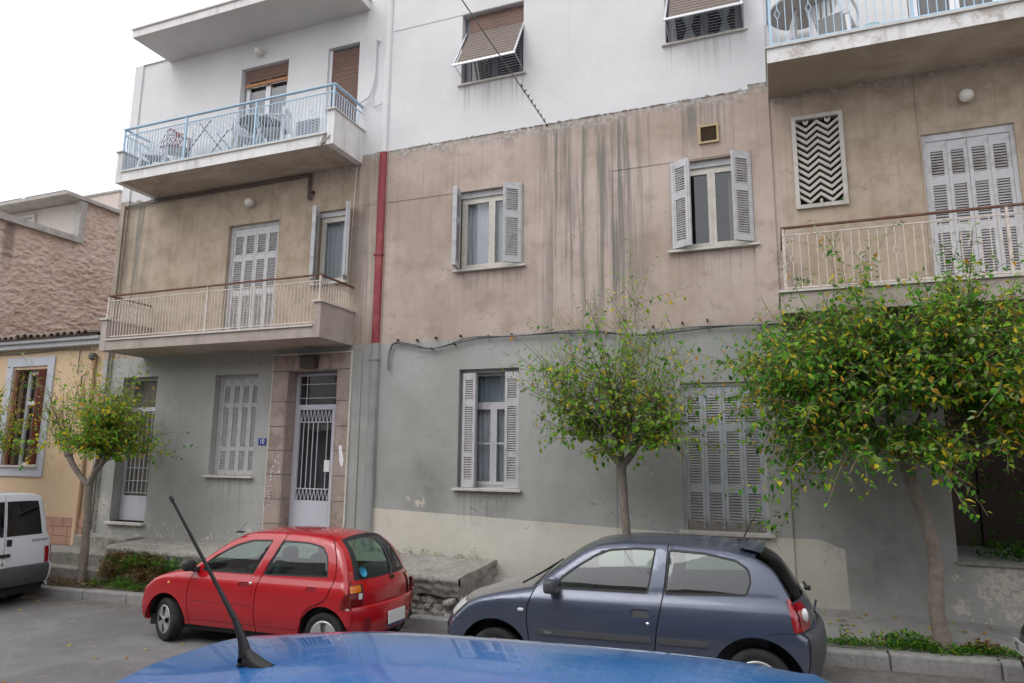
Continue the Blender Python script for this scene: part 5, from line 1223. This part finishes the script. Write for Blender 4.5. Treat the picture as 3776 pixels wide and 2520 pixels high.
def tree(name, label, trunk, limbs, shoots, seed, lsize=.075, wts=(5,3,4,2,.5,1), spacing=.034, ymax=9.93, group=None, cut=None):
    random.seed(seed); base = trunk[0]
    T = empty(name, label, "tree", base[:3], group=group)
    def loc(o): o.location = (-base[0],-base[1],-base[2]); return o
    tb = MB(); P = [Vector(q[:3]) for q in trunk]; tt = crom([q for q in trunk],6)
    tb.tube([Vector(q[:3])+Vector((.006*mnoise.noise((q[2]*4,1,seed)),.006*mnoise.noise((q[2]*4,5,seed)),0)) for q in tt],[q[3]*(1+.10*mnoise.noise((q[2]*7,2,seed))) for q in tt],12)
    loc(tb.build("trunk", BARK, T))
    for lm in limbs:
        lb = MB(); L = crom(lm,5); lb.tube([Vector(q[:3]) for q in L],[q[3] for q in L],9)
        e = lm[-1]; lb.blob((e[0],e[1],e[2]),e[3]*1.5,e[3]*1.4,e[3]*1.3,1,10,8); loc(lb.build("branch", BARK, T))
    tw = MB(); lf = MB(); pal = list(range(6))
    def shoot(p, d, L, droop, dens, yl, r0, start, depth):
        N = max(4,int(L/.10)); pts = [p.copy()]; cv = Vector((random.uniform(-.04,.04),random.uniform(-.04,.04),random.uniform(-.01,.03)))
        for i in range(N):
            d = (d+cv+Vector((0,0,-droop*(.4+i/N)))+Vector((random.uniform(-.05,.05),random.uniform(-.05,.05),random.uniform(-.03,.03)))).normalized(); p = p+d*(L/N); p.y = min(p.y,ymax-.03); pts.append(p.copy())
        tw.tube(pts,[r0*(1-.8*i/N)+.0012 for i in range(N+1)],4,cap=False)
        s = start*L; sparse = random.uniform(.7,1.3)
        while s < L:
            f = s/L*N; i = min(int(f),N-1); q = pts[i].lerp(pts[i+1],f-i); t = (pts[i+1]-pts[i]).normalized()
            a = random.uniform(0,2*pi); sd_ = t.orthogonal(); sd_.rotate(Matrix.Rotation(a,3,t))
            ld = (sd_*random.uniform(.6,1.1)+t*random.uniform(.1,.6)+Vector((0,0,random.uniform(-1.0,.05)))).normalized()
            sz = lsize*random.uniform(.5,1.25)*(1.1-.40*s/L); w = list(wts)
            if yl > .72: w[3] *= 2.6; w[4] *= 2.2; w[2] *= 1.5
            if s/L > .75: w[2] *= 1.6; w[5] *= 2; w[1] *= .5
            q2 = q+ld*.02
            if q2.y < ymax and (cut is None or cut(q2)): leaf_geo(lf,q2,ld,Vector((random.uniform(-.6,.6),random.uniform(-.9,.1),1)),sz,sz*random.uniform(.42,.68),random.choices(pal,w)[0])
            s += spacing*random.uniform(.5,1.5)*sparse/dens
        if depth and L > .5:
            for k in range(random.choice((2,3,3,4))):
                f = random.uniform(.3,.85); i = min(int(f*N),N-1); t = (pts[i+1]-pts[i]).normalized(); sd_ = t.orthogonal(); sd_.rotate(Matrix.Rotation(random.uniform(0,2*pi),3,t))
                shoot(pts[i], (t*.8+sd_*.75+Vector((0,0,.15))).normalized(), L*random.uniform(.2,.42), droop*1.2, dens*1.1, yl, r0*.5, .12, 0)
    for (o, az0, azs, el0, el1, n, l0, l1, droop, dens) in shoots:
        for k in range(n):
            az = az0+random.uniform(-azs,azs); el = radians(random.uniform(el0,el1)); d = Vector((cos(el)*sin(az),-cos(el)*cos(az),sin(el)))
            L = random.uniform(l0,l1)*random.choice((.7,.85,.95,1.0,1.1,1.22)); p = Vector(o)+Vector((random.uniform(-.09,.09),random.uniform(-.09,.09),random.uniform(-.05,.07)))
            shoot(p, d, L, droop, dens, random.random(), .0055, random.uniform(.10,.36), 1)
    loc(tw.build("twigs", TWIG, T))["kind"] = "stuff"; o = loc(lf.build("crown", LG, T)); o["kind"] = "stuff"
    return T
V_ = Vector
# middle tree
bz = pavz(-1.88,8.92)-.03
tree("street_tree","slim young tree with grey trunk standing behind the slate blue hatchback",
 [(-1.87,8.92,bz,.068),(-1.84,8.92,-1.3,.058),(-1.88,8.92,-.6,.054),(-1.90,8.92,-.16,.060),(-1.90,8.92,-.06,.072)],
 [[(-1.91,8.92,-.10,.045),(-2.02,8.89,.02,.042),(-2.13,8.86,.16,.042),(-2.19,8.84,.25,.044)],[(-1.89,8.92,-.10,.05),(-1.81,8.94,-.01,.046),(-1.74,8.93,.09,.044),(-1.70,8.92,.18,.044)],[(-1.90,8.92,-.08,.045),(-1.92,8.98,.06,.042),(-1.91,9.0,.20,.044)]],
 [((-2.19,8.84,.28),-1.3,1.3,30,78,34,.8,1.6,.008,1.05),((-2.15,8.84,.26),-1.45,.9,2,32,26,.5,1.25,.012,1.2),((-1.70,8.92,.20),1.4,1.2,28,76,34,.8,1.6,.008,1.0),((-1.72,8.92,.18),1.4,1.0,0,34,26,.5,1.25,.012,1.2),((-1.91,9.0,.22),0,3.1,50,86,40,1.0,2.0,.0,1.0),((-1.92,8.88,.22),0,1.6,15,80,36,.6,1.5,.0,1.0),((-1.85,8.85,.15),0,1.9,-35,25,22,.2,.6,.03,1.6),((-1.95,8.95,.3),-.2,3.1,68,88,8,1.5,2.1,.0,1.1)],
 11, .094, (5,1.0,8,1.5,.25,2.2), .098, group="street trees along the pavement")
# left tree, yellowing
bz = road(-11.5)+.16
tree("street_tree","yellowing young tree with forked trunk beside the weedy bank on the left",
 [(-11.50,8.95,bz-.03,.078),(-11.50,8.95,-1.6,.066),(-11.54,8.95,-1.0,.062),(-11.57,8.95,-.55,.075)],
 [[(-11.57,8.95,-.60,.055),(-11.75,8.92,-.44,.048),(-11.95,8.88,-.22,.05),(-12.06,8.86,-.04,.055)],[(-11.56,8.95,-.60,.055),(-11.45,8.93,-.40,.05),(-11.30,8.90,-.26,.045),(-11.12,8.88,-.12,.036)],[(-11.56,8.95,-.55,.05),(-11.52,9.0,-.30,.045),(-11.48,9.03,-.05,.036)]],
 [((-12.06,8.86,0),-.9,1.3,40,85,26,.7,1.6,.0,.5),((-11.12,8.88,-.1),1.3,1.3,5,65,56,.6,1.4,.02,1.4),((-11.45,9.0,.0),0,3.1,35,86,56,.8,1.9,.0,1.0),((-11.2,8.85,.05),.8,1.5,-5,40,44,.5,1.25,.02,1.5),((-11.1,8.8,.4),.9,1.0,10,70,36,.5,1.3,.01,1.2)],
 23, .098, (4.5,1.0,7,3.4,.4,1.2), .088, group="street trees along the pavement")
# tree cut by the left edge
tree("street_tree","leaf tips of a yellow green tree reaching in at the left edge of the picture",
 [(-15.2,8.95,road(-15.2)+.13,.08),(-15.2,8.95,-1.4,.07),(-15.2,8.95,-.5,.075)],
 [[(-15.2,8.95,-.55,.05),(-15.0,8.9,-.2,.045),(-14.85,8.85,.05,.04)]],
 [((-14.85,8.85,.08),1.4,1.4,-5,70,60,.6,1.45,.01,1.2),((-15.1,8.9,.05),0,3.1,30,80,24,.7,1.5,.0,.9)],
 31, .085, (4,2,5,4,.8,.8), .050, group="street trees along the pavement")
# big tree at the right
bz = pavz(1.55,8.93)-.03
tree("street_tree","large leafy tree with bent trunk in front of the dark porch on the right",
 [(1.56,8.93,bz,.095),(1.52,8.93,-1.55,.078),(1.55,8.93,-1.12,.072),(1.50,8.92,-.72,.068),(1.40,8.91,-.35,.066),(1.34,8.9,-.05,.078)],
 [[(1.35,8.9,-.08,.05),(1.18,8.82,.18,.045),(.95,8.72,.42,.04)],[(1.34,8.9,-.05,.055),(1.42,8.8,.25,.048),(1.55,8.68,.55,.04)],[(1.36,8.9,-.06,.05),(1.62,8.92,.2,.045),(1.95,8.92,.45,.038)],[(1.34,8.9,-.02,.05),(1.25,9.0,.35,.045),(1.22,9.1,.75,.038)]],
 [((.95,8.72,.45),-1.5,1.1,10,60,84,.9,2.0,.035,1.3),((.95,8.72,.40),-1.3,1.2,-35,12,50,.6,1.6,.035,1.2),((.7,8.7,.65),-1.6,.8,5,45,44,.7,1.45,.03,1.3),((1.55,8.68,.58),0,1.6,5,80,100,.6,1.6,.05,1.3),((1.95,8.92,.48),1.4,1.2,0,70,90,.6,1.6,.05,1.25),((1.22,9.05,.78),0,3.1,25,80,80,.6,1.35,.035,1.2),((1.4,8.75,.25),0,1.9,-35,20,56,.4,1.15,.04,1.3),((1.0,8.8,.9),-.4,1.8,20,75,60,.6,1.3,.035,1.25),((.85,8.85,.9),-.6,2.6,74,88,6,1.5,2.1,.0,.7),((1.9,8.8,1.0),.5,1.8,20,80,60,.6,1.5,.03,1.2),((2.1,8.75,.5),1.2,1.3,-35,20,50,.5,1.4,.04,1.4)],
 47, .096, (7,4.5,4.2,1.7,.6,1.6), .056, group="street trees along the pavement")

# ================================================================== weeds and litter
def weeds(name, label, spots, seed, pal=(5,4,2,.3,.1,1), cat="weeds", mats=LG):
    random.seed(seed); mb = MB()
    for (c, r, h, n, sz) in spots:
        for i in range(n):
            a = random.uniform(0,2*pi); q = r*sqrt(random.random()); p = Vector((c[0]+q*cos(a),c[1]+q*.7*sin(a),c[2]+h*random.random()*(1-.6*(q/r)**2)))
            d = Vector((cos(a)*random.uniform(.2,1),sin(a)*random.uniform(.2,1)-.2,random.uniform(-.2,.9))).normalized()
            leaf_geo(mb,p,d,Vector((random.uniform(-.4,.4),-.3,1)),sz*random.uniform(.6,1.3),sz*.55,random.choices(range(len(mats)),pal[:len(mats)])[0])
    o = mb.build(name, mats); tag(o, label, cat, kind="stuff"); return o
sp = []
random.seed(3)
x = .42
while x < 2.5:
    z = pavz(x,8.82); sp.append(((x,8.84+random.uniform(-.03,.06),z+.01),random.uniform(.07,.13),random.uniform(.04,.10),70,.035)); x += .085
for x,y,r,h,n in ((1.35,8.92,.22,.16,260),(1.22,9.0,.2,.14,200),(1.02,9.02,.16,.10,120),(.60,8.88,.05,.22,50),(1.55,8.80,.16,.12,140)): sp.append(((x,y,pavz(x,y)),r,h,n,.045))
weeds("kerb_weeds","low green weeds along the kerb at the foot of the big right tree",sp,8)
sp = []
for i in range(40):
    x = random.uniform(-11.0,-8.7); y = random.uniform(8.80,8.95); z = road(x)+.17+.04*random.random(); k = random.random()
    if x < -11.25+.1 : continue
    sp.append(((x,y,z),random.uniform(.10,.2),random.uniform(.05,.26),80,.042))
for i in range(26):
    x = random.uniform(-10.9,-8.0); t = random.random(); sp.append(((x,9.02-.1*t,-1.72-.28*t),random.uniform(.10,.18),.12,80,.042))
for i in range(10): x = random.uniform(-10.3,-8.5); sp.append(((x,8.9,-1.85),.14,.16,80,.042))
for x in (-12.2,-11.9,-11.4,-11.1): sp.append(((x,9.30,-1.98),.13,.12,70,.035)); 
for x in (-11.6,-11.35,-11.1,-10.9): sp.append(((x,9.62,-1.75),.13,.16,90,.035))
weeds("bank_weeds","green weeds and creepers covering the bank below the terrace",sp,9,(5,6,1.5,.4,.1,.3))
DRY = [leafmat("dry_stalk",(.21,.145,.07),.2), leafmat("dry_leaf",(.28,.20,.10),.2), leafmat("dead_brown",(.13,.08,.045),.2)]
sp = []
for i in range(60):
    x = random.uniform(-10.95,-9.6); t = random.random(); sp.append(((x,9.0-.14*t,-1.72-.42*t),random.uniform(.08,.15),.14,70,.05))
weeds("dry_weeds","withered brown plants on the bank in front of the terrace",sp,10,(4,3,4),mats=DRY)
sp = [((x,9.96,tz(x,9.95)),.07,random.uniform(.05,.15),26,.03) for x in (-6.2,-5.95,-5.82,-5.6,-5.3,-5.05,-4.7,-4.45)]
weeds("wall_weeds","sparse weeds growing where the terrace meets the cream wall",sp,12,(3,5,2,.5,.5,.5))
# bank of soil
g = MB()
def bank(u, v):
    x = -11.1+2.9*u; f = min(1,u*6,(1-u)*3); y = 8.77+.33*v; z0 = road(x)+.16; return (x,y,z0+( -1.74-z0)*(v**1.3)*f+.03*mnoise.noise((x*5,y*6,2)))
g.grid(bank,60,12); tag(g.build("soil_bank", SOIL), kind="structure")
# litter
random.seed(21); mb = MB()
for i in range(420):
    x = random.uniform(-13.0,-10.9); y = random.uniform(8.80,9.05); leaf_geo(mb,Vector((x,y,road(x)+.185+.04*random.random()+.12*(y-8.78))),Vector((random.uniform(-1,1),random.uniform(-1,1),random.uniform(-.1,.3))),Vector((random.uniform(-.3,.3),0,1)),.06,.035,random.choice((0,1,2)))
o = mb.build("leaf_litter", DRY); tag(o,"brown fallen leaves around the foot of the left tree","leaf litter",kind="stuff")
mb = MB()
for i in range(360):
    a = random.uniform(0,2*pi); q = sqrt(random.random()); x, y = 1.93+.20*q*cos(a), 8.98+.09*q*sin(a); leaf_geo(mb,Vector((x,y,pavz(x,y)+.015+.10*(1-q*q)*random.random())),Vector((random.uniform(-1,1),random.uniform(-1,1),random.uniform(-.2,.4))),Vector((0,0,1)),.055,.03,random.choice((0,1,2)))
o = mb.build("leaf_heap", [leafmat("dead_red",(.17,.075,.035),.1),DRY[1],DRY[2]]); tag(o,"small heap of reddish dead leaves right of the big tree trunk","leaf heap",kind="stuff")
mb = MB()
for i in range(95):
    if i < 60: x = random.uniform(.3,3.0); y = random.uniform(8.8,9.9); z = pavz(x,y)+.012
    else: x = random.uniform(-12,-5); y = random.uniform(5.0,8.4); z = road(x)+.014
    leaf_geo(mb,Vector((x,y,z)),Vector((random.uniform(-1,1),random.uniform(-1,1),.05)),Vector((random.uniform(-.3,.3),random.uniform(-.3,.3),1)),.07,.045,random.choice((3,3,4)))
o = mb.build("fallen_leaves", LG); tag(o,"yellow fallen leaves scattered over pavement and road","fallen leaves",kind="stuff")
# shrubs in the porch
sp = []
random.seed(77)
for i in range(26): sp.append(((random.uniform(2.5,4.0),random.uniform(10.4,11.2),-1.35+random.uniform(0,.95)),.26,.25,60,.07))
o = weeds("porch_shrub","dark green potted shrub in the shade of the porch behind the low wall",sp,15,(3,7,.4,0,0,.3),"shrub"); o["kind"] = "thing"
b = MB(); b.lathe([(.0,0),(.18,0),(.24,.35),(.22,.35),(.2,.3)],18,(3.1,10.8,-1.74),'z'); b.build("flower_pot",mat("terracotta",(.25,.10,.06),.8),o)

# ================================================================== cables
b = MB(); pts = [(-6.08,9.955,1.42),(-6.09,9.955,1.55),(-6.05,9.955,1.80),(-5.95,9.95,1.87),(-5.6,9.945,1.80),(-5.27,9.94,1.755),(-4.9,9.94,1.80),(-4.5,9.945,1.87),(-3.9,9.945,1.885),(-3.2,9.93,1.885),(-2.55,9.93,1.865),(-1.95,9.935,1.80),(-1.67,9.94,1.785),(-1.0,9.945,1.83),(-.45,9.94,1.85),(.15,9.93,1.83)]
P_ = [Vector(q) for q in crom(pts,6)]; b.tube(P_,.017,6); b.tube([q+Vector((0,-.018,.012+.02*sin(i*.35))) for i,q in enumerate(P_)],.011,5); 
cb = b.build("wall_cable", WIRE); tag(cb,"sagging grey cable bundle clipped along the top of the grey wall","cable")
cl = MB(); cl.box(-.011,.011,-.03,.03,-.02,.02); clm = cl.mesh("cable_clip", BLACKP)
for x,z in ((-5.92,1.92),(-5.55,1.90),(-5.27,1.75),(-5.2,1.92),(-4.85,1.80),(-4.75,1.93),(-4.25,1.90),(-3.85,1.90),(-2.9,1.89),(-2.35,1.86),(-1.62,1.90),(-1.62,1.77),(-1.2,1.93),(-.85,1.95),(-.85,1.85)): inst("cable_clip", clm, cb, (x,9.955,z))
wv0, wv1 = Vector((-3.25,9.96,5.34)), Vector((-3.81,-3.0,6.68)); b = MB(); N = 40
pp = [wv0.lerp(wv1,i/N)-Vector((0,0,.10*sin(pi*i/N))) for i in range(N+1)]; b.tube(pp,.008,6); ow = b.build("overhead_wire", WIRE); tag(ow,"overhead service wire running from the wall up past the awning window","wire")
ins = MB(); ins.blob((0,0,0),.018,.018,.014,1,10,6); ins.tube([(0,0,-.032),(.015,0,.032)],.006,5); im = ins.mesh("insulator", BLACKP)
for i in range(9): q = wv0.lerp(wv1,.004+i*.0105); inst("insulator", im, ow, q, (random.uniform(-.5,.5),random.uniform(-.5,.5),0))

# ================================================================== things on the balconies
def chair(name, label, loc, rz, group):
    C_ = empty(name, label, "chair", loc, rz, group)
    b = MB(); b.grid(lambda u,v: (-.23+.46*u,-.22+.46*v,.43-.03*sin(pi*u)*sin(pi*v)+.02*v),8,8); b.box(-.23,.23,-.225,-.20,.39,.432); b.build("seat", PLASTW, C_)
    bk = MB(); bk.box(-.23,-.17,.20,.235,.40,.86); bk.box(.17,.23,.20,.235,.40,.86); bk.box(-.17,.17,.222,.25,.80,.88)
    for i in range(5): bk.box(-.15+i*.066,-.115+i*.066,.225,.245,.44,.80)
    bk.build("backrest", PLASTW, C_)
    for sx in (-1,1):
        for sy in (-1,1): l = MB(); l.bar((sx*.21,sy*.20,.42),(sx*.25,sy*.25,0),.045,.035); l.build("leg", PLASTW, C_)
        a = MB(); a.tube([(sx*.24,-.22,.0+.42),(sx*.26,-.24,.62),(sx*.26,-.15,.66),(sx*.25,.22,.68)],.02,8); a.build("armrest", PLASTW, C_)
    return C_
ZF = 5.462
chair("plastic_chair","white plastic chair at the far left end of the upper left balcony",(-11.45,9.55,ZF),.5,"white plastic balcony chairs")
chair("plastic_chair","white plastic chair next to the laundry rack on the upper left balcony",(-10.85,9.50,ZF),-.6,"white plastic balcony chairs")
chair("plastic_chair","white plastic chair in front of the upper left balcony door",(-9.15,9.55,ZF),.9,"white plastic balcony chairs")
chair("plastic_chair","white plastic chair beside the air conditioner on the upper left balcony",(-8.45,9.50,ZF),-1.2,"white plastic balcony chairs")
chair("plastic_chair","white plastic chair by the round table on the upper right balcony",(1.02,9.55,ZF),2.8,"white plastic balcony chairs")
RK = empty("laundry_rack","folding laundry rack on the upper left balcony","laundry rack",(-10.0,9.55,ZF))
b = MB()
for y in (-.22,.22):
    b.tube([(-.65,y,0),(.15,y,.86)],.009,6); b.tube([(.65,y,0),(-.15,y,.86)],.009,6)
b.build("legs_frame", GREYPL, RK)
b = MB(); b.tube([(-.9,-.25,.80),(-.15,-.25,.86),(.5,-.25,.86),(.95,-.25,.70)],.008,6); b.tube([(-.9,.25,.80),(-.15,.25,.86),(.5,.25,.86),(.95,.25,.70)],.008,6)
for i in range(9): b.tube([(-.8+i*.2,-.25,.83),(-.8+i*.2,.25,.83)],.004,5)
b.build("rack_top", WHITEPVC, RK)
HG = empty("hanger_bundle","red plastic hangers hung on the laundry rack","hangers",(-10.78,9.42,ZF+.8))
b = MB(); random.seed(4)
for i in range(9):
    y = -.18+.045*i; r = random.uniform(-.2,.2); b.tube([(0+r*.2,y,.02),(-.18,y,-.16+r*.2),(-.20+r*.3,y,-.34),(.16+r*.2,y,-.32),(.18,y,-.15),(r*.2,y,.02)],.008,5)
b.build("hanger", mat("red_plastic",(.36,.03,.03),.4), HG)
def table(name,label,loc,rot,topm):
    t = empty(name,label,"table",loc); t.rotation_euler = rot
    b = MB(); b.lathe([(0,.70),(.40,.70),(.43,.71),(.43,.735),(0,.735)],30,(0,0,0),'z'); b.build("table_top", topm, t)
    b = MB(); b.lathe([(.43,.70),(.45,.715),(.43,.74)],30,(0,0,0),'z'); b.build("rim", PLASTW, t)
    for k in range(4): a = k*pi/2+.6; l = MB(); l.bar((.10*cos(a),.10*sin(a),.70),(.30*cos(a),.30*sin(a),0),.035,.035); l.build("leg", PLASTW, t)
WICK = mat("grey_wicker",(.46,.43,.40),.8,.25,40)
table("balcony_table","round plastic table in front of the upper left balcony door",(-8.85,9.62,ZF),(0,0,0),WICK)
table("balcony_table","round wicker topped table on the upper right balcony",(.62,9.50,ZF),(0,0,0),WICK)
AC = empty("air_conditioner","white outdoor air conditioner unit on the upper left balcony","air conditioner",(-7.55,9.62,ZF))
b = MB(); b.box(-.42,.42,-.15,.15,.03,.58); b.box(-.36,-.26,-.16,.16,0,.03); b.box(.26,.36,-.16,.16,0,.03); b.build("casing", PLASTW, AC, bevel=.01)
b = MB(); b.box(-.38,.12,-.158,-.151,.07,.54); b.build("fan_grille", GREYPL, AC)
b = MB(); 
for i in range(16): b.box(-.38,.12,-.164,-.159,.08+i*.029,.09+i*.029)
o = b.build("grille_bars", WHITEPVC, AC); o["kind"] = "stuff"
PT = empty("shopping_bag","pink and white bag standing beside the air conditioner","bag",(-8.12,9.5,ZF))
b = MB(); b.blob((0,0,.17),.11,.08,.18,.6,14,10); b.build("bag_body", PLASTW, PT); b = MB(); b.blob((-.12,.02,.13),.05,.06,.13,.6,12,8); b.build("pink_bundle", mat("pink_cloth",(.55,.06,.20),.7), PT)
FP = empty("plant_tray","terracotta tray of plants under the upper right balcony railing","plant pot",(.72,9.22,ZF))
b = MB(); b.box(-.16,.16,-.07,.07,0,.07); b.build("tray", mat("terracotta_tray",(.42,.16,.10),.7), FP)
BK = MB(); BK.lathe([(0,0),(.09,0),(.11,.12),(.10,.12),(.08,.02)],18,(0,0,0),'z'); o = BK.build("plastic_bowl", mat("aqua_plastic",(.30,.48,.46),.4), None, (1.42,9.25,ZF)); tag(o,"small aqua plastic bowl on the upper right balcony edge","bowl")

# ================================================================== the block across the street, behind the camera (it shows in the reflections)
OB = empty("opposite_building","pale apartment block across the street, seen only as reflections in glass and paint","building",(0,-1.9,-2.1))
def ob(mb,nm,m): o = mb.build(nm,m,OB); o.location = (0,1.9,2.1); return o
b = MB(); b.box(-34,26,-10,-1.9,-4,4.3); ob(b,"wall",mat("opposite_render",(.40,.38,.35),.9,.12,.5))
for z in (1.1,):
    for x0,x1 in ((-21,-14),(-10,-5),(2,8),(14,20)): b = MB(); b.box(x0,x1,-1.89,-.75,z-.18,z); ob(b,"balcony_slab",MARBLE)
wm = MB(); wm.box(-.6,.6,-.03,.03,0,1.5); wme = wm.mesh("window",mat("opposite_pane",(.05,.055,.06),.1))
for z in (-1.0,2.0):
    for i in range(20): inst("window",wme,OB,(-30+i*2.9,.01,z+2.1-.1))
